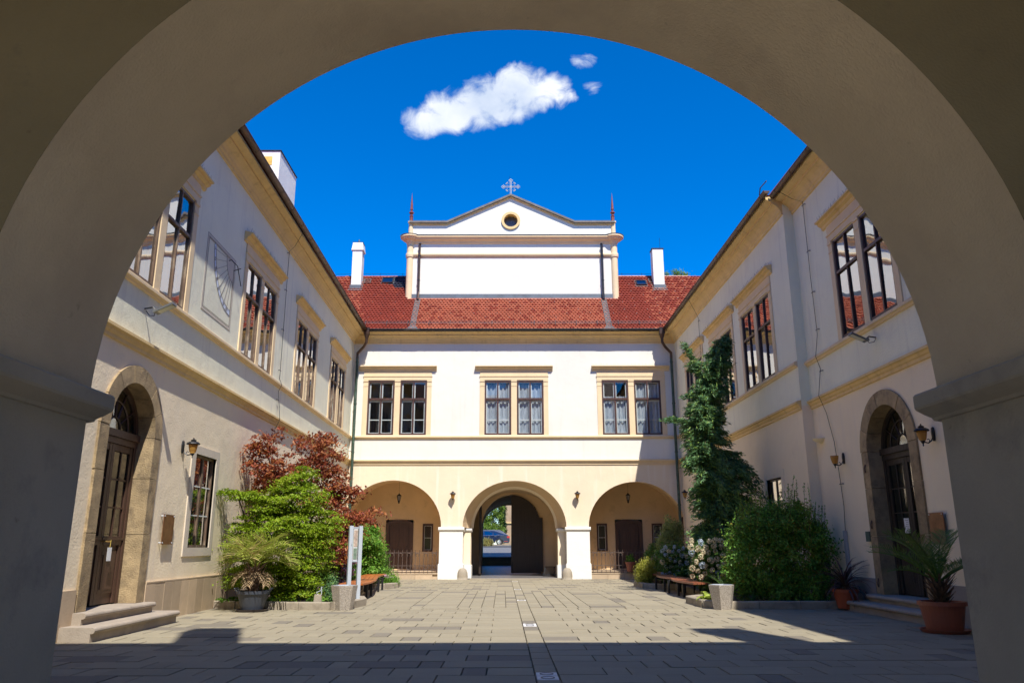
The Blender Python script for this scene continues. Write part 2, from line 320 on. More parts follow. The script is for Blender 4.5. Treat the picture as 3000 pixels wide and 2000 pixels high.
def arch_fill(mb, T, c, rx, zs, h, n0, n1, m, ztop, rm=None, zb=None, lo=None, hi=None, k=28, face=True, rx1=None, h1=None):
    """spandrels above an arch up to ztop and the soffit between depth n0 and n1; zb adds the jambs below"""
    P = arcpts(c, rx, zs, h, k); Q = arcpts(c, rx1 or rx, zs, h1 or h, k)
    cl = lambda a: min(max(a, lo if lo is not None else -99), hi if hi is not None else 99)
    for i in range(k):
        (a, z), (b, y) = P[i], P[i + 1]; (a2, z2), (b2, y2) = Q[i], Q[i + 1]
        if (lo is not None and b <= lo) or (hi is not None and a >= hi): continue
        if face: mb.add([T(cl(a), n0, z), T(cl(b), n0, y), T(cl(b), n0, ztop), T(cl(a), n0, ztop)], [(0, 1, 2, 3)], m)
        mb.add([T(cl(a), n0, z), T(cl(a2), n1, z2), T(cl(b2), n1, y2), T(cl(b), n0, y)], [(0, 1, 2, 3)], rm or m)
    if zb is not None:
        for (a, a2) in ((c - rx, c - (rx1 or rx)), (c + rx, c + (rx1 or rx))):
            if (lo is not None and a < lo) or (hi is not None and a > hi): continue
            mb.add([T(a, n0, zb), T(a, n0, zs), T(a2, n1, zs), T(a2, n1, zb)], [(0, 1, 2, 3)], rm or m)

# ------------------------------------------------------------------ windows
def casement(win, T, a0, a1, z0, z1, ztr, fm, gm, n=-.02, b=.055):
    """one tall casement: frame parts in the mesh win; panes are returned as separate meshes"""
    nf = n + .025; nb = n - .03; mid = (a0 + a1) / 2
    win.box(T, a0, a0 + b, nb, nf, z0, z1, fm); win.box(T, a1 - b, a1, nb, nf, z0, z1, fm)
    win.box(T, a0 + b, a1 - b, nb, nf, z1 - b, z1, fm); win.box(T, a0 + b, a1 - b, nb, nf, z0, z0 + b, fm)
    win.box(T, a0 + b, a1 - b, nb, nf + .008, ztr - b * .64, ztr + b * .64, fm)
    win.box(T, mid - b * .5, mid + b * .5, nb, nf - .004, z0 + b, ztr - .035, fm); win.box(T, mid - b * .4, mid + b * .4, nb, nf - .004, ztr + .035, z1 - b, fm)
    return [(x0, x1, y0, y1) for x0, x1 in ((a0 + b, mid - .025), (mid + .025, a1 - b)) for y0, y1 in ((z0 + b, ztr - .035), (ztr + .035, z1 - b))]
def pane(T, x0, x1, y0, y1, n, gm, parent, wob=.006):
    m = MB(); t = [random.uniform(-wob, wob) for _ in range(3)]
    m.add([T(x0, n + t[0], y0), T(x1, n + t[1], y0), T(x1, n + t[2], y1), T(x0, n + t[0] - t[1] + t[2], y1)], [(0, 1, 2, 3)], gm)
    m.build('pane', parent)
def window_unit(T, sc_, parent, fm=brown, gm=glass, zb=4.84, zt=6.77, w=2.09, cur=None, label=None, white_in=True):
    a0, a1 = sc_ - w / 2, sc_ + w / 2; cw = .94; ztr = zb + 1.27
    win = MB(); ps = []
    for x0, x1 in ((a0, a0 + cw), (a1 - cw, a1)): ps += casement(win, T, x0, x1, zb, zt, ztr, fm, gm, b=.055 if white_in else .040)
    wo_ = win.build('window', parent)
    if label: wo_['label'] = label
    for p in ps: pane(T, *p, -.03, gm, wo_)
    m = MB()      # pilasters, lintel and frieze of the surround
    for x0, x1 in ((a0 - .17, a0 - .005), (a0 + cw + .005, a1 - cw - .005), (a1 + .005, a1 + .17)):
        m.box(T, x0, x1, -.09, .022, zb - .03, zt + .02, trim); m.box(T, x0 - .004, x1 + .004, -.05, .04, zt - .03, zt + .018, trim); m.box(T, x0 - .002, x1 + .002, -.05, .032, zt - .20, zt - .17, trim)
    m.box(T, a0 - .17, a1 + .17, -.09, .028, zt + .022, zt + .15, trim); m.box(T, a0 - .185, a1 + .185, 0, .045, zt + .15, zt + .18, trim)
    m.box(T, a0 - .165, a1 + .165, 0, .024, zt + .18, zt + .42, trim); m.build('surround', wo_)
    m = MB(); h = zt + .37
    m.profile(T, [(0, h - .02), (.04, h), (.05, h + .05), (.11, h + .08), (.12, h + .12), (.17, h + .125), (.17, h + .155), (0, h + .19)], a0 - .34, a1 + .34, ochre if T is not TB else trim)
    hd = m.build('hood', wo_)
    m = MB(); x = a0 - .32   # bird spikes along the hood
    while x < a1 + .33:
        for dn in (.05, .12): m.tube([T(x, dn, h + .15), T(x + random.uniform(-.015, .015), dn + random.uniform(-.02, .03), h + .25)], .0016, iron, 3, False)
        x += .05
    m.build('spike', wo_, kind='stuff')
    m = MB()
    for x0, x1 in ((a0 + .03, a0 + cw - .03), (a1 - cw + .03, a1 - .03)):   # second, white inner casement
        mid = (x0 + x1) / 2
        if white_in:
            for a, b, c, d in ((x0, x0 + .065, zb, zt), (x1 - .065, x1, zb, zt), (mid - .055, mid + .055, zb, zt), (x0, x1, zb, zb + .085), (x0, x1, zt - .09, zt), (x0, x1, ztr - .1, ztr - .02), (x0, x1, zb + .52, zb + .55)):
                m.box(T, a, b, -.085 - random.random() * .002, -.062 + random.random() * .004, c, d, winw)
    if white_in: m.build('inner_frame', wo_)
    m = MB(); b = [(a0 - .1, a1 + .1, zb - .1, zt + .1)][0]   # room behind
    q = [T(b[0], -.095, b[2]), T(b[1], -.10, b[2]), T(b[1], -.10, b[3]), T(b[0], -.10, b[3]), T(b[0], -1.3, b[2]), T(b[1], -1.3, b[2]), T(b[1], -1.3, b[3]), T(b[0], -1.3, b[3])]
    m.add(q, [(4, 5, 6, 7), (0, 1, 5, 4), (1, 2, 6, 5), (2, 3, 7, 6), (3, 0, 4, 7)], inner); m.build('room_recess', wo_)
    if cur:
        m = MB()
        for x0, x1, dz in cur['strips']:
            k = 26; top = [(a0 + x0 + (x1 - x0) * i / k, -.15 + .028 * math.sin(i * 1.45) + .01 * math.sin(i * 3.3)) for i in range(k + 1)]
            for i in range(k):
                zb0 = zb + .02 + .05 * abs(math.sin(i * .8))
                m.add([T(top[i][0], top[i][1], zb0), T(top[i + 1][0], top[i + 1][1], zb0), T(top[i + 1][0], top[i + 1][1], zt - dz), T(top[i][0], top[i][1], zt - dz)], [(0, 1, 2, 3)], cur['mat'])
        m.build('curtain', wo_)
    return wo_
CORN = [(0, 8.13), (.035, 8.14), (.035, 8.20), (.06, 8.22), (.075, 8.27), (.12, 8.33), (.18, 8.375), (.22, 8.385), (.22, 8.43), (.27, 8.45), (.33, 8.485), (.35, 8.49), (.35, 8.545), (0, 8.60)]
def gutter(T, a0, a1, parent, m, n=.40, z=8.56, r=.068, step=.62):
    g = MB(); k = 8; vs = []; fs = []
    for a in (a0, a1):
        for rr in (r, r - .008):
            for i in range(k + 1):
                t = PI + PI * i / k; vs.append(T(a, n + rr * math.cos(t), z + rr * math.sin(t)))
    o = 2 * (k + 1)
    for i in range(k): fs += [(i, i + 1, o + i + 1, o + i), (k + 1 + i, k + 2 + i, o + k + 2 + i, o + k + 1 + i)]
    fs += [tuple(range(k + 1)) , tuple(range(o, o + k + 1))]
    g.add(vs, fs, m)
    g.tube([T(a0, n + r, z), T(a1, n + r, z)], .011, m, 6)
    go = g.build('gutter', parent)
    b = MB(); x = a0 + .3
    while x < a1:
        for i in range(k):
            t0, t1 = PI + PI * i / k, PI + PI * (i + 1) / k; q = r + .006
            b.add([T(x, n + q * math.cos(t0), z + q * math.sin(t0)), T(x + .03, n + q * math.cos(t0), z + q * math.sin(t0)), T(x + .03, n + q * math.cos(t1), z + q * math.sin(t1)), T(x, n + q * math.cos(t1), z + q * math.sin(t1))], [(0, 1, 2, 3)], m)
        x += step
    b.build('gutter_strap', go, kind='stuff')
    return go
SILL = [(0, 4.69), (.03, 4.70), (.045, 4.73), (.075, 4.745), (.075, 4.79), (.06, 4.805), (0, 4.82)]
STRING = [(0, 3.79), (.03, 3.80), (.03, 3.85), (.055, 3.87), (.065, 3.91), (.10, 3.925), (.10, 3.965), (0, 3.99)]

# ------------------------------------------------------------------ ground
g = MB(); g.add([(-14, 4.6, -.035), (14, 4.6, -.035), (14, 38.0, -.035), (-14, 38.0, -.035)], [(0, 1, 2, 3)], joint)
court = g.build('courtyard_paving', kind='structure', label='large beige concrete pavers covering the courtyard')
def paver_mesh(w_, d_, mt):
    m = MB(); b = .004; a, c = w_ / 2, d_ / 2
    m.add([(-a, -c, -.03), (a, -c, -.03), (a, c, -.03), (-a, c, -.03), (-a + b, -c + b, 0), (a - b, -c + b, 0), (a - b, c - b, 0), (-a + b, c - b, 0)], [(4, 5, 6, 7), (0, 1, 5, 4), (1, 2, 6, 5), (2, 3, 7, 6), (3, 0, 4, 7)], mt)
    return m
ROW = .42; xs_ = lambda y: .22 - .0094 * (y - 7.2)
pav = []
y = 5.2; i = 0
while y < 26.7:
    for side in (-1, 1):
        edge0 = xs_(y + ROW / 2) if side < 0 else xs_(y + ROW / 2) + .205
        lim = -5.62 if side < 0 else 6.3
        zone = 15.05 < y + .2 < 20.3; x = edge0; first = True; j = 0
        if zone:
            for _ in range(4 if side < 0 else 4):
                x2 = x + side * .225; pav.append((min(x, x2), max(x, x2), y, y + ROW)); x = x2
            first = False
        phase = (i % 2)
        if first:
            x2 = x + side * (.43 if phase else .86); pav.append((min(x, x2), max(x, x2), y, y + ROW)); x = x2
        if phase: seq = [.22, .64]
        else: seq = [.42, .22, .64 - .42 + .22] ; 
        k = 0
        while (x - lim) * side < 0 and k < 40:
            wd = (.22, .64)[k % 2]; x2 = x + side * wd; pav.append((min(x, x2), max(x, x2), y, y + ROW)); x = x2; k += 1
    y += ROW; i += 1
stuff = MB(); share = {}
cnt = 0
pav.sort(key=lambda p: ((p[0] + p[1]) / 2) ** 2 * .3 + p[2] ** 2)
vis = [p for p in pav if p[3] > 6.9 and abs((p[0] + p[1]) / 2) < p[3] * .60]
vset = set(vis[:290])
for p in pav:
    w_, d_ = p[1] - p[0] - .0065, p[3] - p[2] - .0065; c = ((p[0] + p[1]) / 2, (p[2] + p[3]) / 2, random.uniform(-.003, .003))
    if p in vset:
        key = (round(w_, 3), round(d_, 3))
        if key not in share:
            o = paver_mesh(w_, d_, paver_m).build('paver', court); share[key] = o.data
        else: o = link('paver', share[key], court)
        o.location = c; o.rotation_euler = (random.uniform(-.003, .003), random.uniform(-.003, .003), random.uniform(-.004, .004)); cnt += 1
    else:
        t = paver_mesh(w_, d_, paver_m); tl = (random.uniform(-.004, .004), random.uniform(-.004, .004)); stuff.add([(v[0] + c[0], v[1] + c[1], v[2] + c[2] + v[0] * tl[0] + v[1] * tl[1]) for v in t.v], t.f, paver_m)
stuff.build('paver_field', court, kind='stuff')
strip = MB(); y = 5.3; marks = [7.03, 7.24, 11.47, 11.68, 16.7, 20.75, 25.2]
while y < 26.6:
    nxt = min([m_ for m_ in marks if m_ > y + .01] + [99]); L_ = min(.44, nxt - y)
    if any(abs(y - m_) < .012 for m_ in marks): L_ = .205
    x = xs_(y + L_ / 2)
    if any(abs(y - m_) < .012 for m_ in marks):
        o = paver_mesh(.192, L_ - .012, whitet).build('marker_tile', court, label='white square stone tile in the central strip of paving'); o.location = (x + .102, y + L_ / 2, .002)
        r = MB(); r.ring(lambda a, n, z: (a, z, n), (x + .102, y + L_ / 2), .062, .050, .0035, .0055, blackp, 20); r.build('marker_ring', court)
    elif L_ > .02:
        t = paver_mesh(.199, L_ - .008, paver_m); strip.add([(v[0] + x + .102, v[1] + y + L_ / 2, v[2] + .001) for v in t.v], t.f, paver_m)
    y += L_
strip.build('centre_strip_stones', court, kind='stuff')

# ------------------------------------------------------------------ rear building (gate house)
rear = thing('gate_building', 'cream building with red tiled roof and arched central gate facing down the courtyard', 'building', (0, D, 0))
rear.location = (0, 0, 0)
W = MB()
winc = [-4.0, .145, 4.312]
ghx, grx, gzs, gh = .15, 1.77, 1.68, 1.57
arches = [(-4.03, 1.68, 1.69, 1.58), (ghx, grx, gzs, gh), (4.33, 1.65, 1.69, 1.52)]
LO, HI = -5.60, 5.93
holes = [(c - 1.045, c + 1.045, 4.84, 6.77) for c in winc]
ah = [(max(c - rx, LO), min(c + rx, HI), 0, zs + h, 1) for c, rx, zs, h in arches]
wall(W, TB, LO - .3, HI + .3, 0, 8.6, holes + ah, upper, bands=[(3.88, lower)], depth=.09, rm=trim)
for c, rx, zs, h in arches:
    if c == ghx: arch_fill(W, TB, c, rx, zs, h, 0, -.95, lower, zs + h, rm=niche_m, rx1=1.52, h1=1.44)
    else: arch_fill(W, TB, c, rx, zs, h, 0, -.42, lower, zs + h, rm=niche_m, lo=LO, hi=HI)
W.build('wall', rear)
m = MB(); m.profile(TB, CORN, LO - .05, HI + .05, ochre); m.build('cornice', rear)
m = MB(); m.profile(TB, SILL, LO, HI, trim); m.build('sill_band', rear)
m = MB(); m.profile(TB, STRING, LO, HI, trim); m.build('string_course', rear)
gutter(TB, -5.1, 5.45, rear, gutb, n=.40)
lace = dict(mat=curt, strips=[(.05, .90, .1), (1.18, 2.04, .1)]); lacer = dict(mat=curt, strips=[(.05, .90, .55), (1.18, 2.04, .1)])
window_unit(TB, winc[0], rear, gm=glassb, label='bare window with striped blinds reflected'); window_unit(TB, winc[1], rear, gm=glassb, cur=lace, label='centre window with patterned lace curtains'); window_unit(TB, winc[2], rear, gm=glassb, cur=lacer, label='right window half shaded, with pale curtains')
for x0, x1 in ((-2.40, -1.60), (1.915, 2.70)):   # piers of the arcade
    m = MB(); m.box(TB, x0, x1, -.42, .02, .49, 1.57, pierw); m.box(TB, x0 - .03, x1 + .03, -.45, .05, 0, .47, pierw); m.profile(TB, [(.02, .47), (.05, .47), (.05, .475), (.02, .50)], x0 - .02, x1 + .02, pierw)
    m.profile(TB, [(-.44, 1.56), (.03, 1.56), (.045, 1.59), (.07, 1.61), (.07, 1.68), (.05, 1.695), (-.44, 1.695)], x0 - .04, x1 + .04, pierw); m.build('pier', rear)
for sx, x0, x1 in ((-1, -1.62, -1.36), (1, 1.65, 1.92)):   # inner pilasters of the gate
    m = MB(); m.box(TB, x0, x1, -1.15, -.52, 0, 1.56, lowside); m.box(TB, x0 - .03, x1 + .03, -1.18, -.49, 0, .44, pierw); m.profile(TB, [(-1.17, 1.55), (-.50, 1.55), (-.46, 1.6), (-.46, 1.66), (-1.17, 1.66)], x0 - .035, x1 + .035, pierw); m.build('pilaster', rear)
# gate passage
m = MB(); y1 = 37.9
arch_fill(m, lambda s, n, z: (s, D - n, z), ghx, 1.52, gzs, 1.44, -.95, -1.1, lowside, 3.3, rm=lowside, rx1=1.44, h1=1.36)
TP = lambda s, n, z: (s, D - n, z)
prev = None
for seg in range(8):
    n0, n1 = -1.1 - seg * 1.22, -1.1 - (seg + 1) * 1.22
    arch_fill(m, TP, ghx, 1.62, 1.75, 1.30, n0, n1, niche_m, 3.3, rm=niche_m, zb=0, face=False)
m.build('gate_passage', rear)
m = MB()     # ring wall in the passage holding the gate leaves (y = 30)
TG = lambda s, n, z: (s, 30.0 - n, z)
arch_fill(m, TG, .05, 1.12, 1.75, 1.20, 0, -.3, niche_m, 3.2, rm=lowside, zb=0)
m.add([TG(-1.75, 0, 0), TG(-1.07, 0, 0), TG(-1.07, 0, 3.2), TG(-1.75, 0, 3.2)], [(0, 1, 2, 3)], niche_m); m.add([TG(1.17, 0, 0), TG(2.0, 0, 0), TG(2.0, 0, 3.2), TG(1.17, 0, 3.2)], [(0, 1, 2, 3)], niche_m)
m.build('gate_frame_wall', rear)
# gate leaves
leaf = MB(); pts = [(.03, .10), (1.15, .10), (1.15, 1.72)] + [p for p in arcpts(.05, 1.10, 1.75, 1.18, 24, PI / 2, PI)][::-1]
leaf.prism(TG, pts, .02, .09, gatem)
gl = leaf.build('gate_leaf', rear, label='closed arched right leaf of dark oak gate')
for x0, x1, z0, z1 in ((.20, 1.02, .48, 1.75), (.20, .98, 1.86, 2.45)):
    m = MB(); b = .035
    m.box(TG, x0, x1, .09, .105, z0, z0 + b, gatem); m.box(TG, x0, x1, .09, .105, z1 - b, z1, gatem); m.box(TG, x0, x0 + b, .09, .105, z0 + b, z1 - b, gatem); m.box(TG, x1 - b, x1, .09, .105, z0 + b, z1 - b, gatem); m.build('panel_moulding', gl)
for x in np.arange(.12, 1.12, .14):
    m = MB(); m.box(TG, x, x + .125, .091, .096, .14, 2.1 if x > .9 else 2.5, gatem); m.build('plank', gl)
m = MB(); m.tube([TG(1.13, .10, 1.98), TG(1.20, .14, 1.92), TG(1.20, .14, 1.72)], .02, iron, 6); m.build('gate_hook', gl)
m = MB(); m.tube([TG(.10, .11, .08), TG(.10, .11, .5)], .014, iron, 6); m.build('drop_bolt', gl)
m = MB(); TO = lambda s, n, z: (-1.13 + n, 30.0 - s, z)
m.prism(TO, [(0, .1), (1.08, .1), (1.08, 2.93), (.8, 2.9), (.4, 2.65), (.1, 2.2), (0, 1.8)], 0, .07, gatem)
g2 = m.build('gate_leaf', rear, label='open left leaf of dark oak gate seen edge on')
for s in (.12, .40, .68): 
    m = MB(); m.box(TO, s, s + .25, .07, .08, .3, 1.9, gatem); m.build('panel', g2)
# far end of the passage with three steps
m = MB(); TE = lambda s, n, z: (s, 37.9 - n, z)
arch_fill(m, TE, -.05, 1.25, 1.95, 1.02, 0, -.5, niche_m, 4.0, rm=niche_m, zb=.0)
m.add([TE(-2.2, 0, 0), TE(-1.3, 0, 0), TE(-1.3, 0, 4), TE(-2.2, 0, 4)], [(0, 1, 2, 3)], niche_m); m.add([TE(1.2, 0, 0), TE(2.2, 0, 0), TE(2.2, 0, 4), TE(1.2, 0, 4)], [(0, 1, 2, 3)], niche_m); m.build('outer_gate_wall', rear)
m = MB(); m.add([(-1.5, 27.0, .012), (1.8, 27.0, .012), (1.8, 38, .19), (-1.5, 38, .19)], [(0, 1, 2, 3)], mat('passage_cobbles', (.16, .15, .145), .35, .35, 14, .8, 22)); m.build('passage_floor', rear)
for k in range(3):
    m = MB(); m.box(TE, -1.3, 1.2, -.7, .62 - .28 * k - .28, -.1 if k == 0 else .2 + .12 * k - .005, .2 + .12 * (k + 1), greyp); m.build('step', rear)
# side niches
NB = 29.0
for c, lo, hi in ((-4.03, -5.85, -2.30), (4.33, 2.60, 6.15)):
    m = MB(); zs, rx, h = 1.69, (hi - lo) / 2, 1.66; cc = (lo + hi) / 2
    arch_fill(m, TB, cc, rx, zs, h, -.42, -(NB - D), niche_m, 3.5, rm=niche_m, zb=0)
    hol = [(c + d - .19, c + d + .19, .88, 1.86) for d in (-.98, 1.03)] + [(c - .50 + .0, c + .50, .28, 2.0)]
    TNn = lambda s, n, z: (s, NB - n, z)
    wall(m, TNn, lo, hi, 0, 3.4, hol, niche_m, depth=.12, rm=brown)
    m.build('niche', rear)
    m = MB(); m.box(TB, lo, hi, -(NB - D), -.02, 0, .24, slab_m); m.box(TB, max(lo, LO), hi - (.0 if c > 0 else -.0), -.40, .03, .165, .205, slab_m); nf = m.build('niche_floor', rear)
    for k in range(6):
        m = MB(); x = (lo if c > 0 else LO) + .1 + .58 * k
        if x + .57 < hi + (0 if c > 0 else 0): m.box(TB, max(x, LO), min(x + .572, -2.42 if c < 0 else 5.9), -.3, .015 + .002 * (k % 2), 0, .163, slab_m); m.build('slab', nf)
    # door
    m = MB(); top = [(c + .50 * math.cos(t), 1.86 + .14 * math.sin(t)) for t in np.linspace(0, PI, 9)]
    m.prism(TNn, [(c - .5, .26)] + [(c - .38, .26)] + [(c - .38, 1.80)] + [(c + .36 * math.cos(t), 1.80 + .09 * math.sin(t)) for t in np.linspace(PI, 0, 7)] + [(c + .38, .26), (c + .5, .26)] + top, -.1, .03, doorm)
    d = m.build('door_frame', rear)
    m = MB(); m.box(TNn, c - .38, c + .38, -.09, -.04, .26, 1.9, doorm); d2 = m.build('door', rear, label='dark brown arched niche door')
    for k in range(2):
        for z0, z1 in ((.36, .95), (1.05, 1.72)):
            m = MB(); m.box(TNn, c - .34 + .36 * k, c - .02 + .36 * k, -.04, -.025, z0, z1, doorm); m.build('panel', d2)
    m = MB(); m.tube([TNn(c + .31, -.03, 1.06), TNn(c + .31, .0, 1.06), TNn(c + .25, .0, 1.06)], .010, iron, 5); m.build('handle', d2)
    for dd in (-.98, 1.03):
        a, b = c + dd - .19, c + dd + .19; m = MB()
        m.prism(TNn, [(a, .88), (b, .88), (b, 1.84), (c + dd, 1.89), (a, 1.84)], -.11, -.10, inner)
        for q in ((a, a + .05, .88, 1.86), (b - .05, b, .88, 1.86), (a + .05, b - .05, .88, .93), (a + .05, b - .05, 1.8, 1.86)): m.box(TNn, q[0], q[1], -.06, .02, q[2], q[3], brown)
        nw = m.build('niche_window', rear)
        m = MB()
        for q in ((a + .06, a + .075, .94, 1.79), (b - .075, b - .06, .94, 1.79), (a + .076, b - .076, .94, .955), (a + .076, b - .076, 1.775, 1.79), (a + .076, b - .076, 1.35, 1.37)): m.box(TNn, q[0], q[1], -.05, -.03, q[2], q[3], winw)
        m.build('inner_frame', nw)
        for z0, z1 in ((.95, 1.35), (1.37, 1.78)): pane(TNn, a + .07, b - .07, z0, z1, -.055, glassb, nw)
        m = MB()
        for x in (a + .14, a + .24): m.tube([TNn(x, .0, .93), TNn(x, .0, 1.8)], .006, ironr, 5)
        m.build('bar', nw)
# plank hatch on the side wall of the right niche
m = MB(); m.box(lambda s, n, z: (6.12 - n, s, z), 27.9, 28.5, 0, .05, 1.35, 2.1, brown); m.build('side_hatch', rear)
# ---- roof
SL = 1.1; ez, ey = 8.56, 26.65; ca = 1 / math.sqrt(1 + SL * SL); sa = SL * ca; ry = 29.33
roofz = lambda y_: ez + SL * (y_ - ey)
m = MB(); m.add([(-9, ey, ez), (9.4, ey, ez), (9.4, ry, roofz(ry)), (-9, ry, roofz(ry)), (9.4, 38.2, 8.3), (-9, 38.2, 8.3)], [(0, 1, 2, 3), (3, 2, 4, 5)], tile_m)
m.add([(-9, 38.2, 0), (-1.3, 38.2, 0), (-1.3, 38.2, 8.3), (-9, 38.2, 8.3), (1.2, 38.2, 0), (9.4, 38.2, 0), (9.4, 38.2, 8.3), (1.2, 38.2, 8.3), (-1.3, 38.2, 2.97), (1.2, 38.2, 2.97)], [(0, 1, 2, 3), (4, 5, 6, 7), (8, 9, 7, 2)], upper)
m.add([(-9, D, 0), (-9, 38.2, 0), (-9, 38.2, 8.3), (-9, D, 8.6), (9.4, D, 0), (9.4, 38.2, 0), (9.4, 38.2, 8.3), (9.4, D, 8.6)], [(0, 1, 2, 3), (4, 5, 6, 7)], upper)
roof = m.build('roof', rear)
TWL, TWH = .131, .138
def tile_verts():
    w2 = TWL / 2 - .003; L_ = TWH * 1.15
    arc = [(-w2, -.035), (-w2 * .72, -.012), (-w2 * .36, .0), (0, .004), (w2 * .36, .0), (w2 * .72, -.012), (w2, -.035)]
    top = [(x, -y_, .022 - (-y_) * .02) for x, y_ in arc]; top = [(x, -(0.0) + (-y_), z) for (x, y_), z in zip(arc, [.052] * 7)]
    vs = [(x, yy_, zz) for x, yy_, zz in top] + [(-w2, L_, .004), (w2, L_, .004)] + [(x, yy_, zz - .046) for x, yy_, zz in top]
    fs = [(0, 1, 2, 3, 4, 5, 6, 8, 7)] + [(i, 9 + i, 10 + i, i + 1) for i in range(6)] + [(0, 7, 9), (6, 15, 8)]
    return vs, fs
TV, TF = tile_verts()
def slope_pt(x, s, h): return (x, ey + s * ca - h * sa, ez + s * sa + h * ca)
tm = {}
def single_tile(mt):
    if mt.name not in tm:
        t = MB(); t.add(TV, TF, mt); o = t.build('tile', roof); tm[mt.name] = o.data; return o
    return link('tile', tm[mt.name], roof)
fields = {tile_m: MB(), tile_o: MB(), tile_d: MB()}
rows = int((ry - ey) / ca / TWH) + 1; nt = 0; rot = math.atan(SL)
for r in range(rows):
    s = r * TWH; yy_ = ey + s * ca; zz_ = ez + s * sa
    x = -7.6 + (TWL / 2 if r % 2 else 0)
    while x < 8.6:
        inatt = -3.92 < x < 4.1 and yy_ > 28.12
        xl = -5.16 - .016 * (yy_ - D) - (zz_ - 8.56) / 1.1 * 1.0; xr = 5.50 + (zz_ - 8.56) / 1.1
        if not inatt and xl - .15 < x < xr + .15:
            if -4.75 < x < -3.92 and yy_ > 28.62 and (x + 4.75) > (28.9 - yy_) * 1.2: mt = tile_d
            elif -3.55 < x < 3.6: mt = tile_o if random.random() < .85 else tile_m
            elif (x < -5.2 and -.2 < math.sin(x * 3 + r * .1) and random.random() < .5) or (x > 5.2 and random.random() < .35): mt = tile_o
            else: mt = tile_m
            jx, jz = random.uniform(-.003, .003), random.uniform(0, .004)
            if nt < 296 and r < 4 and -4.6 < x < 4.9:
                o = single_tile(mt); o.location = slope_pt(x + jx, s, .004 + jz); o.rotation_euler = (rot, 0, random.uniform(-.01, .01)); nt += 1
            else:
                fields[mt].add([slope_pt(x + jx + v[0], s + v[1], v[2] + .004 + jz) for v in TV], TF, mt)
        x += TWL
for k, (mt, f) in enumerate(fields.items()): f.build('tile_field', roof, kind='stuff')
m = MB(); x = -6.6
while x < 7:
    if not -4.0 < x < 4.1: m.lathe([(.05, 0), (.05, .3)], (0, 0, 0), tile_m, 8) ; k0 = len(m.v) - 16; m.v[k0:] = [(x + v[2], ry + v[0], roofz(ry) + v[1] * .9) for v in m.v[k0:]]
    x += .28
m.build('ridge_tile', roof, kind='stuff')
m = MB()
for s in (.28, .38): m.tube([slope_pt(-6.0, s, .10), slope_pt(6.2, s, .10)], .008, zinc, 5)
m.build('snow_guard_rail', roof)
x = -5.2
while x < 5.6:
    m = MB(); m.tube([slope_pt(x, .2, .02), slope_pt(x, .24, .11), slope_pt(x, .42, .12), slope_pt(x, .5, .03)], .011, zinc, 5); m.build('snow_guard_bracket', roof); x += .76
m = MB()
for r in range(6, rows - 1, 2):
    for x in np.arange(-6.5 + (r % 4) * .22, 7, .86):
        yy_ = ey + r * TWH * ca
        if -3.95 < x < 4.15 and yy_ > 28.1: continue
        m.tube([slope_pt(x, r * TWH, .02), slope_pt(x, r * TWH - .05, .055), slope_pt(x + .03, r * TWH - .05, .055)], .007, zinc, 4)
m.build('snow_hook', roof, kind='stuff')
m = MB(); m.tube([(x, ry, roofz(ry) + .12 + .01 * math.sin(x * 2)) for x in np.arange(-7, -3.9, .3)], .006, iron, 4); m.tube([(x, ry, roofz(ry) + .12) for x in np.arange(4.2, 7.5, .3)], .006, iron, 4)
for x in (-6.2, -5.2, -4.3, 4.5, 5.3, 6.1, 6.9): m.tube([(x, ry, roofz(ry)), (x, ry, roofz(ry) + .16)], .006, iron, 4)
m.build('ridge_wire', roof)
def skylight(x0, x1, s0, s1):
    m = MB(); TS = lambda a, n, z: slope_pt(a, z, n)
    for q in ((x0, x0 + .03, s0, s1), (x1 - .03, x1, s0, s1), (x0 + .03, x1 - .03, s0, s0 + .04), (x0 + .03, x1 - .03, s1 - .04, s1)): m.box(TS, q[0], q[1], 0, .09, q[2], q[3], gutb)
    m.box(TS, x0 - .05, x1 + .05, .028, .034, s0 - .06, s1 + .05, zinc); o = m.build('skylight', roof); pane(TS, x0 + .03, x1 - .03, s0 + .04, s1 - .04, .08, carg, o)
sbase = (28.72 - ey) / ca
skylight(-5.06, -4.62, sbase + .30, sbase + .72); skylight(4.98, 5.38, sbase + .10, sbase + .48)
for x in (-5.62, 5.62):
    m = MB(); TS = lambda a, n, z: slope_pt(a, z, n)
    for q in ((x - .13, x - .1), (x + .1, x + .13)): m.box(TS, q[0], q[1], .03, .09, sbase + .25, sbase + .6, ironr)
    for s in (.28, .42, .56): m.box(TS, x - .1, x + .1, .06, .08, sbase + s, sbase + s + .035, ironr)
    m.build('roof_step', roof)
def chimney(x, y_, w_, d_, z0, z1, capped, par, name='chimney', cap=True):
    m = MB(); m.cbox((x, y_, z0), (w_, d_, z1 - z0), pierw, 0, 1)
    if capped:
        m.cbox((x, y_, z1 - .32), (w_ + .09, d_ + .09, .05), pierw); m.cbox((x, y_, z1 - .27), (w_ + .07, d_ + .07, .27), pierw, 0, .86)
    o = m.build(name, par)
    m = MB(); m.cbox((x, y_, z1 + .002), (w_ + .06 if not capped else w_ + .03, d_ + .06 if not capped else d_, .02), iron); m.build('chimney_cap', o)
    return o
c1 = chimney(-6.03, 28.9, .38, .42, 10.4, 12.72, True, roof); c2 = chimney(5.86, 28.9, .42, .42, 10.4, 12.45, False, roof)
for x, w_ in ((-6.03, .38), (5.86, .42)):
    m = MB(); m.cbox((x, 28.88, 10.72), (w_ + .03, .5, .22), zinc); TS = lambda a, n, z: slope_pt(a, z, n); s0 = (28.62 - ey) / ca; m.box(TS, x - w_ / 2 - .08, x + w_ / 2 + .08, .026, .034, s0 - .12, s0 + .9, zinc); m.build('chimney_flashing', roof)
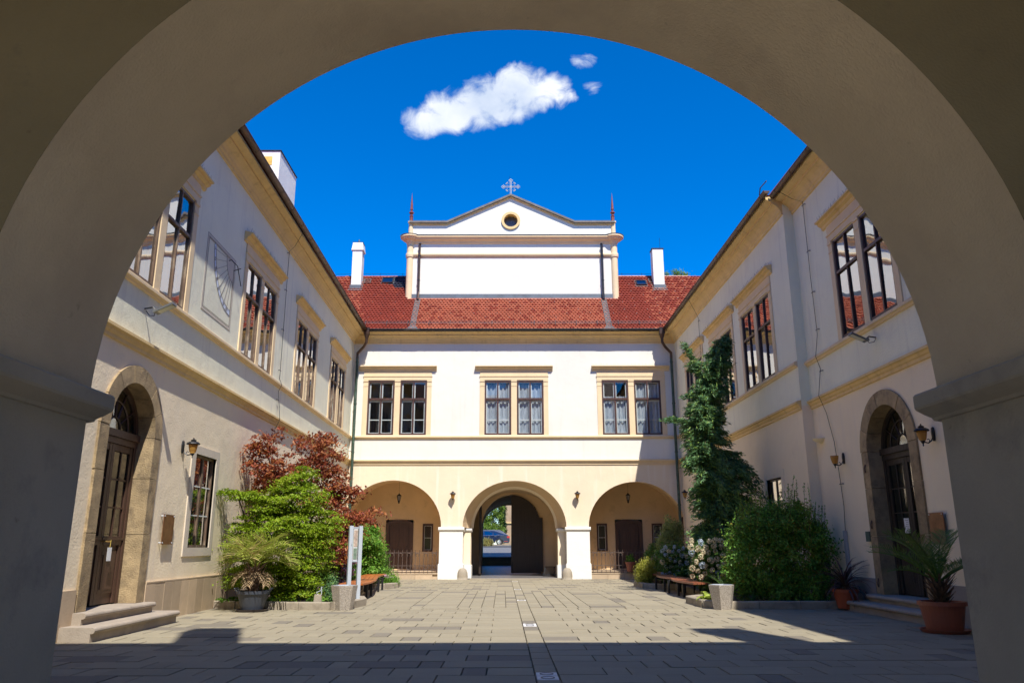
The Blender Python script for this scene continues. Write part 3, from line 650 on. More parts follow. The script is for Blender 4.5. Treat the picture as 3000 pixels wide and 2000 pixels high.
m = MB(); m.tube([(-6.03, 28.9, 12.72), (-6.03, 28.9, 12.92)], .03, zinc, 8); m.build('flue', c1)
m = MB(); m.tube([(6.0, 28.9, 12.45), (6.0, 28.9, 13.0)], .006, iron, 4); m.build('aerial', c2)
# ---- attic gable
GY = 28.2; TGb = lambda s, n, z: (s, GY - n, z)
m = MB(); prof = [(-3.93, 10.0), (4.11, 10.0), (4.11, 13.30), (2.55, 13.30), (.04, 14.45), (-2.46, 13.30), (-3.93, 13.30)]
k = 20; ring = [(.04 + .31 * math.cos(2 * PI * i / k + PI / 2), 13.43 + .31 * math.sin(2 * PI * i / k + PI / 2)) for i in range(k)]
outer = [(-3.93, 10.0), (.04, 10.0), (4.11, 10.0), (4.11, 13.30), (2.55, 13.30), (.04, 14.45), (-2.46, 13.30), (-3.93, 13.30)]
left = [(.04, 10.0), (-3.93, 10.0), (-3.93, 13.30), (-2.46, 13.30), (.04, 14.45)] + ring[:11]; right = [(.04, 14.45), (2.55, 13.30), (4.11, 13.30), (4.11, 10.0), (.04, 10.0)] + [ring[i % k] for i in range(10, 21)]
m.add([TGb(a, 0, z) for a, z in left], [tuple(range(len(left)))], upper); m.add([TGb(a, 0, z) for a, z in right], [tuple(range(len(right)))], upper)
for i in range(k): a, b = ring[i], ring[(i + 1) % k]; m.add([TGb(a[0], 0, a[1]), TGb(b[0], 0, b[1]), TGb(b[0], -.3, b[1]), TGb(a[0], -.3, a[1])], [(0, 1, 2, 3)], ochre)
for a, b in zip(outer[2:], outer[3:] + outer[:1]): m.add([TGb(a[0], 0, a[1]), TGb(b[0], 0, b[1]), TGb(b[0], -2.4, b[1]), TGb(a[0], -2.4, a[1])], [(0, 1, 2, 3)], upper)
m.add([TGb(a, -2.4, z) for a, z in outer], [tuple(range(len(outer)))], upper)
gable = m.build('attic_gable', rear)
m = MB(); m.prism(TGb, [(.04 + .32 * math.cos(t), 13.43 + .32 * math.sin(t)) for t in np.linspace(0, 2 * PI, 24)[:-1]], -.32, -.28, mat('stained_glass', (.10, .11, .15), .15, .6, 12)); m.build('round_pane', gable)
m = MB(); m.ring(TGb, (.04, 13.43), .37, .27, -.02, .06, mat('golden_trim', (.74, .52, .24), .85, .06), 28); m.build('round_window_surround', gable)
m = MB()
cop = [(-3.93, 13.30), (-2.46, 13.30), (.04, 14.45), (2.55, 13.30), (4.11, 13.30)]
for a, b in zip(cop, cop[1:]):
    m.prism(TGb, [(a[0], a[1] - .05), (b[0], b[1] - .05), (b[0], b[1] + .0), (a[0], a[1] + .0)], -.2, .07, ochre)
    m.prism(TGb, [(a[0], a[1] + .003), (b[0], b[1] + .003), (b[0], b[1] + .085), (a[0], a[1] + .085)], -.25, .14, mat('weathered_coping', (.15, .13, .11), .7, .3, 5, spots=(.3, .28, .25, .6)))
m.build('coping', gable)
m = MB(); m.profile(TGb, [(0, 12.45), (.04, 12.47), (.06, 12.53), (.10, 12.57), (.17, 12.60), (.18, 12.65), (.24, 12.67), (.24, 12.73), (0, 12.79)], -3.93, 4.11, trim); m.profile(TGb, [(0, 12.80), (.26, 12.735), (.27, 12.75), (0, 12.83)], -3.93, 4.11, zinc); m.build('gable_cornice', gable)
m = MB(); m.profile(TGb, [(0, 11.88), (.025, 11.9), (.03, 11.94), (.07, 11.95), (.09, 12.0), (.07, 12.05), (.03, 12.08), (0, 12.08)], -3.93, 4.11, trim); m.build('gable_band', gable)
m = MB(); m.box(TGb, -3.95, 4.13, -.05, .03, 10.0, 10.40, zinc); m.profile(TGb, [(.03, 10.12), (.12, 10.08), (.12, 10.11), (.03, 10.2)], -3.95, 4.13, zinc); m.build('flashing', gable)
for x in (-3.88, 4.06):
    m = MB(); m.lathe([(.13, 9.9), (.13, 11.86), (.16, 11.90), (.17, 11.98), (.16, 12.06), (.13, 12.08), (.13, 12.42), (.15, 12.47), (.20, 12.55), (.31, 12.62), (.33, 12.66), (.39, 12.69), (.39, 12.75), (.10, 12.80), (.09, 13.32), (.125, 13.35), (.125, 13.41), (.0, 13.42)], (x, GY + .03, 0), trim, 20); m.build('corner_shaft', gable, smooth=False)
    m = MB(); m.lathe([(.40, 12.752), (.41, 12.77), (.1, 12.81)], (x, GY + .03, 0), zinc, 20); m.build('shaft_cover', gable)
    m = MB(); m.lathe([(.07, 13.42), (.065, 13.60), (.085, 13.63), (.05, 13.66), (.05, 13.72), (.095, 13.77), (.095, 13.80), (.04, 13.84), (.045, 13.90), (.065, 13.93), (.05, 13.96), (.045, 14.1), (.0, 14.66)], (x, GY + .03, 0), pinn, 10); m.build('pinnacle', gable)
for x in (-3.50, 3.57):
    m = MB(); m.tube([TGb(x, .03, 12.44), TGb(x, .12, 12.36), TGb(x, .12, 10.45), TGb(x, .22, 10.12)], .048, copper if x < 0 else gutb, 8)
    for z in (10.9, 11.9): m.tube([TGb(x, .12, z), TGb(x, .12, z + .04)], .058, gutb, 8)
    m.build('downpipe', gable)
    m = MB(); TS = lambda a, n, z: slope_pt(a, z, n); m.box(TS, x - .09, x + .09, .030, .042, .05, 2.1, zinc); m.box(TS, x - .10, x - .085, .042, .065, .05, 2.1, zinc); m.box(TS, x + .085, x + .10, .042, .065, .05, 2.1, zinc); m.prism(lambda a, n, z: slope_pt(a, z, n), [(x - .28, -.08), (x + .28, -.08), (x + .10, .16), (x - .10, .16)], .043, .05, zinc); m.build('roof_channel', roof)
# cross
m = MB(); CX, CZ = .04, 14.94; TC = lambda a, n, z: (CX + a, GY + .1 - n, CZ + z)
for dx in (-.022, .022): m.tube([TC(dx, 0, -.45), TC(dx, 0, .24)], .011, crossm, 5)
for dz in (-.022, .022): m.tube([TC(-.28, 0, dz), TC(.28, 0, dz)], .011, crossm, 5)
def ringt(c, R, r=.010, k=12): m.tube([TC(c[0] + R * math.cos(2 * PI * i / k), 0, c[1] + R * math.sin(2 * PI * i / k)) for i in range(k + 1)], r, crossm, 5)
for ex, ez_ in ((.29, 0), (-.29, 0), (0, .27)):
    for a, b in ((0, .045), (0, -.045), (.045, 0), (-.045, 0)): ringt((ex + a, ez_ + b), .033)
for a, b in ((.03, 0), (-.03, 0), (0, .03), (0, -.03)): ringt((a, b), .028)
for i in range(4):
    a = PI / 4 + i * PI / 2; m.tube([TC(.14 * math.cos(a - .62), 0, .14 * math.sin(a - .62)), TC(.20 * math.cos(a), 0, .20 * math.sin(a)), TC(.14 * math.cos(a + .62), 0, .14 * math.sin(a + .62))], .007, crossm, 4)
    for da in (-.16, 0, .16): ringt((.225 * math.cos(a + da), .225 * math.sin(a + da)), .016, .009, 8)
m.tube([TC(-.03, 0, .30), TC(-.045, 0, .38), TC(-.03, 0, .46)], .006, iron, 4)
m.build('ornate_cross', rear, label='pale ornamental metal cross on the gable peak')
# corner downpipes with hopper heads
for T, sgn, gm_ in ((TL, 1, copper), (TR, -1, copper)):
    hx = -5.10 if sgn > 0 else 5.42
    m = MB(); m.cbox((hx, 26.56, 8.36), (.19, .17, .20), gm_); m.cbox((hx, 26.56, 8.56), (.23, .20, .03), gm_); m.cbox((hx, 26.56, 8.22), (.10, .10, .14), gm_, 0, 1.6)
    px = -5.45 if sgn > 0 else 5.77
    m.tube([(hx, 26.56, 8.25), (hx, 26.58, 8.08), (hx - sgn * .12, 26.70, 7.93), (px, 26.85, 7.74), (px, 26.87, 7.55)], .050, gm_, 8)
    d = m.build('rainwater_hopper', rear)
    m = MB(); m.tube([(px, 26.87, 7.56), (px, 26.87, .05)], .048, patina, 8)
    for z in (7.4, 5.9, 4.2, 2.4, .9): m.tube([(px, 26.87, z), (px, 26.87, z + .04)], .060, patina, 8)
    m.build('downpipe', rear)
# stone step in front of the gate
m = MB(); m.box(TB, -1.35, 1.7, -.6, .18, -.02, .018, kerb); m.build('threshold', rear)

# ------------------------------------------------------------------ side wings
def arch_door(parent, T, c, r, R, zs, zb, label, dm=doorm, papers=False):
    """stone arch surround of separate blocks, recessed glazed door with fanlight, and two steps"""
    sur = MB(); sur.box(T, c - R, c - R + .001, 0, .001, zb, zb + .001, stone); so_ = sur.build('stone_surround', parent, label=label)
    jz = [zb, zb + .95, zb + 1.75, zs]
    for sg in (-1, 1):
        for z0, z1 in zip(jz, jz[1:]):
            m = MB(); a, b = sorted((c + sg * r, c + sg * (R - random.uniform(0, .015)))); m.box(T, a, b, -.36, .03 + random.uniform(0, .006), z0 + .004, z1 - .004, stone); m.build('stone_block', so_)
    kk = 7
    for i in range(kk):
        t0, t1 = PI * i / kk + .006, PI * (i + 1) / kk - .006; ts = np.linspace(t0, t1, 5)
        poly = [(c - r * math.cos(t), zs + r * math.sin(t)) for t in ts] + [(c - (R) * math.cos(t), zs + (R) * math.sin(t)) for t in ts[::-1]]
        m = MB(); m.prism(T, poly, -.36, .032 + random.uniform(0, .006), stone); m.build('voussoir', so_)
    nd = -.25
    m = MB(); b = .055
    m.prism(T, [(c - r * math.cos(t), zs + r * math.sin(t)) for t in np.linspace(0, PI, 20)] + [(c - (r - .06) * math.cos(t), zs + (r - .06) * math.sin(t)) for t in np.linspace(PI, 0, 20)], nd - .04, nd + .03, dm)
    for a, a2 in ((c - r, c - r + .07), (c + r - .07, c + r)): m.box(T, a, a2, nd - .04, nd + .03, zb, zs, dm)
    m.box(T, c - r, c + r, nd - .04, nd + .07, zs - .07, zs + .03, dm); m.box(T, c - r - .0, c + r, nd - .04, nd + .04, zs - .16, zs - .075, dm)
    dr = m.build('door', parent, label=label.replace('stone arch', 'glazed brown door'))
    ztop = zs - .165; g0 = zb + .92; st = .075; hh = (ztop - .09 - g0) / 3
    for la, lb in ((c - r + .072, c - .004), (c + .004, c + r - .072)):
        m = MB()
        for a, b_ in ((la, la + st), (lb - st, lb)): m.box(T, a, b_, nd - .03, nd + .015, zb + .02, ztop, dm)
        m.box(T, la + st, lb - st, nd - .03, nd + .01, ztop - .09, ztop, dm); m.box(T, la + st, lb - st, nd - .03, nd + .02, g0 - .12, g0, dm)
        m.box(T, la + st, lb - st, nd - .032, nd - .012, zb + .02, g0 - .12, dm); m.box(T, la + .01, lb - .01, nd + .021, nd + .035, g0 - .05, g0 - .02, dm)
        m.build('door_leaf', dr)
        m = MB(); m.box(T, la + st + .03, lb - st - .03, nd - .012, nd + .004, zb + .16, g0 - .2, dm); m.box(T, la + st + .07, lb - st - .07, nd + .004, nd + .012, zb + .21, g0 - .25, dm); m.build('door_panel', dr)
        mid = (la + lb) / 2; m = MB(); m.box(T, mid - .011, mid + .011, nd - .02, nd + .008, g0, ztop - .09, dm); m.build('glazing_bar', dr)
        for i in range(3):
            if i: m = MB(); m.box(T, la + st, lb - st, nd - .02, nd + .005, g0 + i * hh - .011, g0 + i * hh + .011, dm); m.build('glazing_bar', dr)
            for a, b_ in ((la + st, mid - .011), (mid + .011, lb - st)): pane(T, a, b_, g0 + i * hh + (.011 if i else 0), g0 + (i + 1) * hh - .011, nd - .008, glassd, dr, .002)
    m = MB(); m.prism(T, [(c - (r - .05) * math.cos(t), zs + .02 + (r - .05) * math.sin(t)) for t in np.linspace(0, PI, 20)], nd - .012, nd - .008, glassd); m.build('fanlight_pane', dr)
    m = MB(); Pp = lambda q, t, n: T(c - q * math.cos(t), n, zs + .03 + q * math.sin(t))
    for t in (PI * .18, PI * .36, PI * .5, PI * .64, PI * .82): m.tube([Pp(.18, t, nd), Pp(r - .05, t, nd)], .012, dm, 4)
    for q in (.18, .42): m.tube([Pp(q, t, nd) for t in np.linspace(0, PI, 14)], .014, dm, 4)
    m.build('fanlight_bars', dr)
    m = MB(); m.add([T(c - r, -.33, zb), T(c + r, -.33, zb), T(c + r, -.33, zs + r), T(c - r, -.33, zs + r), T(c - r, -1.2, zb), T(c + r, -1.2, zb), T(c + r, -1.2, zs + r), T(c - r, -1.2, zs + r)], [(4, 5, 6, 7), (0, 1, 5, 4), (1, 2, 6, 5), (2, 3, 7, 6), (3, 0, 4, 7)], inner); m.build('hall', dr)
    m = MB(); m.tube([T(c + .045, nd + .015, g0 - .07), T(c + .045, nd + .07, g0 - .07), T(c + .15, nd + .07, g0 - .07)], .012, mat('brass', (.5, .34, .12), .35, .1, metal=.9), 6); m.build('handle', dr)
    for (n1, hw, z0, z1) in ((.20, R + .06, .17, zb), (.46, R + .32, .0, .17)):
        m = MB(); k = []; e = .035
        for i in range(7):
            t = -PI / 2 + PI * i / 6; k.append((n1 - e + e * math.cos(t), (z1 - e) + e * math.sin(t)))
        m.profile(T, [(-.32 if z0 > .1 else .0, z0), (n1 - .05, z0), (n1 - .05, z1 - 2 * e)] + k + [(-.32 if z0 > .1 else .0, z1)], c - hw, c + hw, stepm); m.build('doorstep', parent)
    return dr
def wing(name, T, label, s_end, winlist, door, lowm, cornT, sides):
    b = thing(name, label, 'building')
    return b
Lw = thing('left_wing', 'two storey wing along the left side with sundial, arched stone doorway and tall reflecting windows', 'building'); 
Rw = thing('right_wing', 'two storey wing along the shaded right side, its near half set back', 'building')
# left wing wall
LW = [11.11, 16.12, 20.30, 24.46]
dc, dr_, dR, dzs = 10.91, .69, .94, 2.66
m = MB()
hl = [(c - 1.045, c + 1.045, 4.84, 6.77) for c in LW] + [(13.33, 14.32, 1.07, 2.63)] + [(dc - dr_ - .05, dc + dr_ + .05, 0, dzs + dr_ + .05, 1)]
wall(m, TL, 3.3, D + .1, 0, 8.6, hl, white, bands=[(3.88, lowside)], rm=trim); arch_fill(m, TL, dc, dr_ + .05, dzs, dr_ + .05, 0, -.05, lowside, dzs + dr_ + .05)
m.build('wall', Lw)
for (T, a0, a1, par) in ((TL, 3.3, D, Lw), (TR, 15.75, D, Rw), (TN, 3.3, 15.75, Rw)):
    m = MB(); m.profile(T, CORN, a0, a1, ochre); m.build('cornice', par)
    m = MB(); m.profile(T, SILL, a0, a1, trim); m.build('sill_band', par)
    m = MB(); m.profile(T, STRING, a0, a1, ochre); m.build('string_course', par)
gutter(TL, 3.4, 26.55, Lw, copper, n=.46, step=.9); gutter(TR, 15.45, 26.55, Rw, copper, n=.42, step=.9); gutter(TN, 3.4, 15.72, Rw, copper, n=.42, step=.9)
for c in LW:
    cur = dict(mat=curto, strips=[(.62, .9, .1), (1.85, 2.04, .1)]) if c < 12 else dict(mat=mat('cream_curtain', (.62, .52, .38), .9, .2, 9, stretch=(9, 9, .3), trans=.3), strips=[(.72, .9, .1), (1.2, 1.32, .1)])
    window_unit(TL, c, Lw, brownl, glass, cur=cur, white_in=False)
arch_door(Lw, TL, dc, dr_, dR, dzs, .31, 'stone arch of the sunlit left doorway')
def small_window(T, par, a0, a1, z0, z1, s0, s1, t0, t1, fm, tm_):
    m = MB()
    for q in ((s0, a0, t0, t1), (a1, s1, t0, t1), (a0, a1, t0, z0), (a0, a1, z1, t1)): m.box(T, q[0], q[1], -.1, .02, q[2], q[3], tm_)
    so_ = m.build('window_surround', par)
    m = MB(); b = .045; mid = (a0 + a1) / 2
    for q in ((a0, a0 + b, z0, z1), (a1 - b, a1, z0, z1), (a0 + b, a1 - b, z0, z0 + b), (a0 + b, a1 - b, z1 - b, z1), (mid - .03, mid + .03, z0 + b, z1 - b)): m.box(T, q[0], q[1], -.09, -.04, q[2], q[3], fm)
    wi = m.build('ground_floor_window', par)
    h = (z1 - z0 - 2 * b) / 3
    for x0, x1 in ((a0 + b, mid - .03), (mid + .03, a1 - b)):
        for i in range(3):
            if i: m = MB(); m.box(T, x0, x1, -.08, -.045, z0 + b + i * h - .01, z0 + b + i * h + .01, winw); m.build('glazing_bar', wi)
            pane(T, x0, x1, z0 + b + i * h, z0 + b + (i + 1) * h, -.06, glass, wi, .003)
    m = MB(); q = [T(a0, -.1, z0), T(a1, -.1, z0), T(a1, -.1, z1), T(a0, -.1, z1), T(a0, -.9, z0), T(a1, -.9, z0), T(a1, -.9, z1), T(a0, -.9, z1)]
    m.add(q, [(4, 5, 6, 7), (0, 1, 5, 4), (1, 2, 6, 5), (2, 3, 7, 6), (3, 0, 4, 7)], inner); m.build('room_recess', wi)
    m = MB()
    for x0, x1, y0 in ((mid + .05, a1 - .05, .1), (mid - .12, mid - .02, .05)):
        for i in range(8):
            f = lambda j: (x0 + (x1 - x0) * j / 8, -.16 + .02 * math.sin(j * 2))
            p, q_ = f(i), f(i + 1); m.add([T(p[0], p[1], z0 + y0), T(q_[0], q_[1], z0 + y0), T(q_[0], q_[1], z1 - .1), T(p[0], p[1], z1 - .1)], [(0, 1, 2, 3)], curt)
    m.build('curtain', wi)
small_window(TL, Lw, 13.33, 14.32, 1.07, 2.63, 13.15, 14.46, .93, 2.77, brownl, mat('pale_trim', (.62, .54, .43), .85, .06, 1.2, .2, 20))
m = MB(); m.box(TL, 3.3, 9.94, 0, .035, 0, .58, slab_m); m.box(TL, 11.90, D, 0, .035, .565, .585, slab_m); pl = m.build('plinth', Lw)
for k in range(46):
    a = 11.89 + k * .33
    if a > 26.5: break
    m = MB(); m.box(TL, a, a + .325, 0, .028 + random.uniform(0, .006), 0, .563, slab_m); m.build('slab', pl)
m = MB()   # roof and far walls of the left wing
m.add([(-5.17, 3.3, 8.58), (-5.17, 27.2, 8.58), (-8.6, 27.2, 12.35), (-8.6, 3.3, 12.35), (-12.2, 3.3, 8.4), (-12.2, 38, 8.4), (-8.6, 38, 12.35)], [(0, 1, 2, 3), (3, 2, 6, 5, 4)], tile_m)
m.v[0] = TL(3.3, .40, 8.60); m.v[1] = TL(27.2, .40, 8.60); m.build('roof', Lw)
m = MB(); m.add([(-12.2, 3.3, 0), (-12.2, 38, 0), (-12.2, 38, 8.4), (-12.2, 3.3, 8.4)], [(0, 1, 2, 3)], white); m.build('outer_wall', Lw)
ch = chimney(-7.0, 20.74, .95, 1.66, 9.6, 11.95, False, Lw); ch['label'] = 'broad white chimney with yellow patch over the left eaves'
m = MB(); m.cbox((-6.86, 19.905, 11.52), (.24, .012, .26), mat('yellow_stain', (.75, .5, .12), .9, .3, 6)); m.build('yellow_patch', ch)
# right wing walls: far half and the near half set back
RW = [18.10, 21.15, 24.35]; m = MB()
hl = [(c - 1.045, c + 1.045, 4.84, 6.77) for c in RW] + [(17.28, 18.27, 1.10, 2.55)]
wall(m, TR, 15.75, D + .1, 0, 8.6, hl, white, bands=[(3.88, lowside)], rm=trim)
wall(m, lambda s, n, z: TR(15.75 - n, s, z), -.215, 0, 0, 8.6, [], white, bands=[(3.88, lowside)])
dcr, drr, dRr = 12.79, .70, .95
hn = [(12.92 - 1.045, 12.92 + 1.045, 4.84, 6.77)] + [(dcr - drr - .05, dcr + drr + .05, 0, dzs + drr + .05, 1)]
wall(m, TN, 3.3, 15.75, 0, 8.6, hn, white, bands=[(3.88, lowside)], rm=trim); arch_fill(m, TN, dcr, drr + .05, dzs, drr + .05, 0, -.05, lowside, dzs + drr + .05)
m.build('wall', Rw)
for c in RW: window_unit(TR, c, Rw, brown, glass, white_in=False, cur=dict(mat=curt, strips=[(.05, .2, .1), (1.9, 2.04, .1)]))
window_unit(TN, 12.92, Rw, brown, glass, white_in=False)
arch_door(Rw, TN, dcr, drr, dRr, dzs, .29, 'stone arch of the shaded right doorway', gatem)
small_window(TR, Rw, 17.28, 18.27, 1.10, 2.55, 17.12, 18.43, .96, 2.71, brown, lowside)
m = MB(); m.box(TR, 15.76, D, 0, .035, 0, .54, greyp); m.box(TN, 3.3, dcr - dRr - .005, 0, .035, 0, .54, greyp); m.box(TN, dcr + dRr + .005, 15.74, 0, .035, 0, .54, greyp); m.build('plinth', Rw)
m = MB(); m.add([TR(3.3, .40 - .215, 8.60), TR(15.75, .40 - .215, 8.60), TR(15.75, .40, 8.60), TR(27.2, .40, 8.60), (9.2, 27.2, 12.6), (9.2, 3.3, 12.6), (13, 3.3, 8.4), (13, 38, 8.4), (9.2, 38, 12.6)], [(0, 1, 2, 3, 4, 5), (5, 4, 8, 7, 6)], tile_m); m.build('roof', Rw)
m = MB(); m.add([(13, 3.3, 0), (13, 38, 0), (13, 38, 8.4), (13, 3.3, 8.4)], [(0, 1, 2, 3)], white); m.build('outer_wall', Rw)
m = MB(); m.tube([TR(15.72, .49, 8.58), TR(15.6, .50, 8.70), TR(15.3, .46, 8.72)], .012, copper, 5); m.build('gutter_spike', Rw)

# ------------------------------------------------------------------ near building with the arch we look through
Nb = thing('archway_building', 'shadowed plaster archway in the foreground framing the whole courtyard', 'archway')
AX, AZ, AR = .02, 1.72, 1.84; YN, YF = 2.5, 3.3
TY = lambda s, n, z: (s, n, z)
m = MB()
wall(m, lambda s, n, z: (s, YF, z), -5.4, 6.3, 0, 8.6, [(AX - AR, AX + AR, 0, AZ + AR, 1)], white, bands=[(3.88, lowside)])
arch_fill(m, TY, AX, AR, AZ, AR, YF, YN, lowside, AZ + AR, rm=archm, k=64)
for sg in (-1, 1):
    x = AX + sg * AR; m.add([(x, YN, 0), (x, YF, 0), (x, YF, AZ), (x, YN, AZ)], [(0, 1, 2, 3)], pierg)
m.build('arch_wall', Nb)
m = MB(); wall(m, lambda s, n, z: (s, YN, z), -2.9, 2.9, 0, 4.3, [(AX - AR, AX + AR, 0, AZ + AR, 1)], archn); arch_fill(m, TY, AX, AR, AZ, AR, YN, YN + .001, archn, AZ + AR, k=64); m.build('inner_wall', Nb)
for sg in (-1, 1):
    m = MB(); x = AX + sg * AR; TI = lambda s, n, z: (x - sg * n, s, z)
    m.profile(TI, [(-.02, 1.615), (.012, 1.62), (.02, 1.632), (.05, 1.645), (.085, 1.665), (.09, 1.675), (.09, 1.725), (.08, 1.735), (-.02, 1.745)], YN - .06, YF + .04, pierg); m.build('impost', Nb)
m = MB()
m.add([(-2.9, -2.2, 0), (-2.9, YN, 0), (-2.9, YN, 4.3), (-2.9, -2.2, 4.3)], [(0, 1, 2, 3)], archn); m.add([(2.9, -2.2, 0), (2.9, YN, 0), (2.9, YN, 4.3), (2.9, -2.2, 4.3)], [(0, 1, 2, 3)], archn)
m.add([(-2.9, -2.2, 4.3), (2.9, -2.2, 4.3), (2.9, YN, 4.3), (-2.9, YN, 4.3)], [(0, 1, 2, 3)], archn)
wall(m, lambda s, n, z: (s, -2.2, z), -13, 13, 0, 8.4, [(-2.6, 2.6, 0, 4.2)], lowside, depth=.5); m.build('passage_shell', Nb)  # wide unseen rear opening, added to let sun in and brighten the arch
m = MB(); m.add([(-2.9, -2.2, -.01), (2.9, -2.2, -.01), (2.9, 4.6, -.01), (-2.9, 4.6, -.01)], [(0, 1, 2, 3)], mat('pale_bounce_floor', (.50, .44, .35), .85, .1, 2)); m.build('passage_floor', Nb)  # unseen floor added in a pale tone to bounce sunlight onto the arch
m = MB(); m.profile(TA, CORN, -5.4, 6.2, ochre); m.build('cornice', Nb); m = MB(); m.profile(TA, STRING, -5.4, 6.2, ochre); m.build('string_course', Nb)
gutter(TA, -5.2, 5.9, Nb, copper, n=.42)
m = MB(); m.add([(-13, 3.7, 8.6), (13, 3.7, 8.6), (13, .7, 11.6), (-13, .7, 11.6), (13, -2.6, 8.4), (-13, -2.6, 8.4)], [(0, 1, 2, 3), (3, 2, 4, 5)], tile_m); m.build('roof', Nb)
chimney(-1.32, 2.55, .62, .55, 8.9, 12.45, False, Nb); chimney(5.40, 2.55, .64, .55, 8.9, 12.2, False, Nb)
# ------------------------------------------------------------------ outside the gate
def strip_ground(name, pts, x0, x1, mt, **k):
    m = MB(); vs = [(x, y_, z) for y_, z in pts for x in (x0, x1)]
    m.add(vs, [(2 * i, 2 * i + 1, 2 * i + 3, 2 * i + 2) for i in range(len(pts) - 1)], mt); return m.build(name, kind='structure', **k)
setts = mat('street_setts', (.17, .165, .155), .6, .3, 12, .6, 20)
strip_ground('forecourt_ground', [(38.0, .56), (44, .72), (49.5, .97)], -60, 60, setts)
strip_ground('outer_ground', [(49.5, .95), (56, 1.07), (95, 1.15), (1200, 1.2)], -1200, 1200, mat('dry_lawn', (.16, .15, .07), .95, .3, 1))
strip_ground('street', [(49.6, .985), (52.5, 1.04), (55, 1.075)], -60, 60, asph); strip_ground('parking_strip', [(55.01, 1.085), (58.5, 1.11)], -60, 60, mat('light_asphalt', (.21, .2, .19), .9, .2, 3))
gd = MB(); gd.add([(-1200, -1200, -.04), (1200, -1200, -.04), (1200, 38, -.04), (-1200, 38, -.04)], [(0, 1, 2, 3)], mat('pale_bounce_gravel', (.46, .41, .33), .95, .15, 2)); gd.build('ground', kind='structure')  # unseen yard behind, its tone raised to bounce sun into the passage
m = MB(); 
for k in range(14): m.cbox((-14 + 2.1 * k, 54.9, 1.06), (2.08, .12, .09), kerb)
m.build('street_kerb', kind='structure')

# ------------------------------------------------------------------ foliage
def leaf_mesh(name, P, U, V, L_, Wd, mats, midx=None):
    """kite shaped leaves: centre P, length axis U, width axis V (numpy arrays)"""
    n = len(P); co = np.empty((n, 4, 3)); L_ = np.broadcast_to(np.asarray(L_), (n,))[:, None]; Wd = np.broadcast_to(np.asarray(Wd), (n,))[:, None]
    co[:, 0] = P - U * L_ / 2; co[:, 1] = P + V * Wd / 2 - U * L_ * .05; co[:, 2] = P + U * L_ / 2; co[:, 3] = P - V * Wd / 2 - U * L_ * .05
    me = bpy.data.meshes.new(name); me.vertices.add(4 * n); me.vertices.foreach_set('co', co.ravel()); me.loops.add(4 * n); me.loops.foreach_set('vertex_index', np.arange(4 * n, dtype=np.int32))
    me.polygons.add(n); me.polygons.foreach_set('loop_start', np.arange(0, 4 * n, 4, dtype=np.int32)); me.polygons.foreach_set('loop_total', np.full(n, 4, dtype=np.int32))
    for m_ in mats: me.materials.append(m_)
    if midx is not None: me.polygons.foreach_set('material_index', midx.astype(np.int32))
    me.update(); me.validate(); return me
def norm(a): return a / (np.linalg.norm(a, axis=1, keepdims=True) + 1e-9)
def foliage(name, parent, clusters, n, L_, Wd, mt, clump=60, csz=(.10, .10, .06), upb=.3, lay=0, droop=0, hollow=.62, jit=.5, up_tips=0, kind='stuff'):
    """clusters: (x, y, z, rx, ry, rz). leaves gather in clumps on the outer shell of each cluster"""
    vol = np.array([(c[3] * c[4] * c[5]) ** (2 / 3) for c in clusters]); vol /= vol.sum(); Ps = []; Ns = []
    for c, f in zip(clusters, vol):
        k = max(3, int(clump * f)); nl = int(n * f / k) + 1
        d = norm(rng.normal(size=(k, 3))); rad = hollow + (1 - hollow) * rng.random((k, 1)) ** .6; rad *= 1 + .12 * rng.normal(size=(k, 1))
        cc = np.array(c[:3]) + d * rad * np.array(c[3:6])
        if lay: cc[:, 2] = cc[:, 2] * .5 + .5 * (np.round(cc[:, 2] / lay) * lay)
        sz = np.array(csz) * (.6 + .9 * rng.random((k, 1)))
        off = rng.normal(size=(k, nl, 3)) * sz[:, None, :]
        if droop: off[:, :, 2] -= droop * (off[:, :, 0] ** 2 + off[:, :, 1] ** 2) ** .5
        p = (cc[:, None, :] + off).reshape(-1, 3); nr = np.repeat(d, nl, 0); Ps.append(p); Ns.append(nr)
    P = np.vstack(Ps); Nn = np.vstack(Ns); P[:, 2] = np.maximum(P[:, 2], .02)
    nrm = norm(Nn * .5 + rng.normal(size=P.shape) * jit + np.array([0, 0, upb])); t = rng.normal(size=P.shape); t[:, 2] += up_tips * 2 - droop
    U = norm(t - nrm * (t * nrm).sum(1, keepdims=True)); V = np.cross(nrm, U); s = .6 + .8 * rng.random(len(P))
    me = leaf_mesh(name, P, U, V, L_ * s, Wd * s, [mt]); o = link(name, me, parent, kind=kind) if kind else link(name, me, parent); return o
def branches(parent, base, tips, r0=.05, name='trunk', mt=barkm):
    m = MB(); base = Vector(base)
    for t in tips:
        t = Vector(t); mid = base.lerp(t, .5) + Vector((random.uniform(-.1, .1), random.uniform(-.1, .1), random.uniform(0, .15))) * (t - base).length * .4
        m.tube([base, base.lerp(mid, .6), mid, t], [r0, r0 * .75, r0 * .5, r0 * .15], mt, 6)
    return m.build(name, parent)
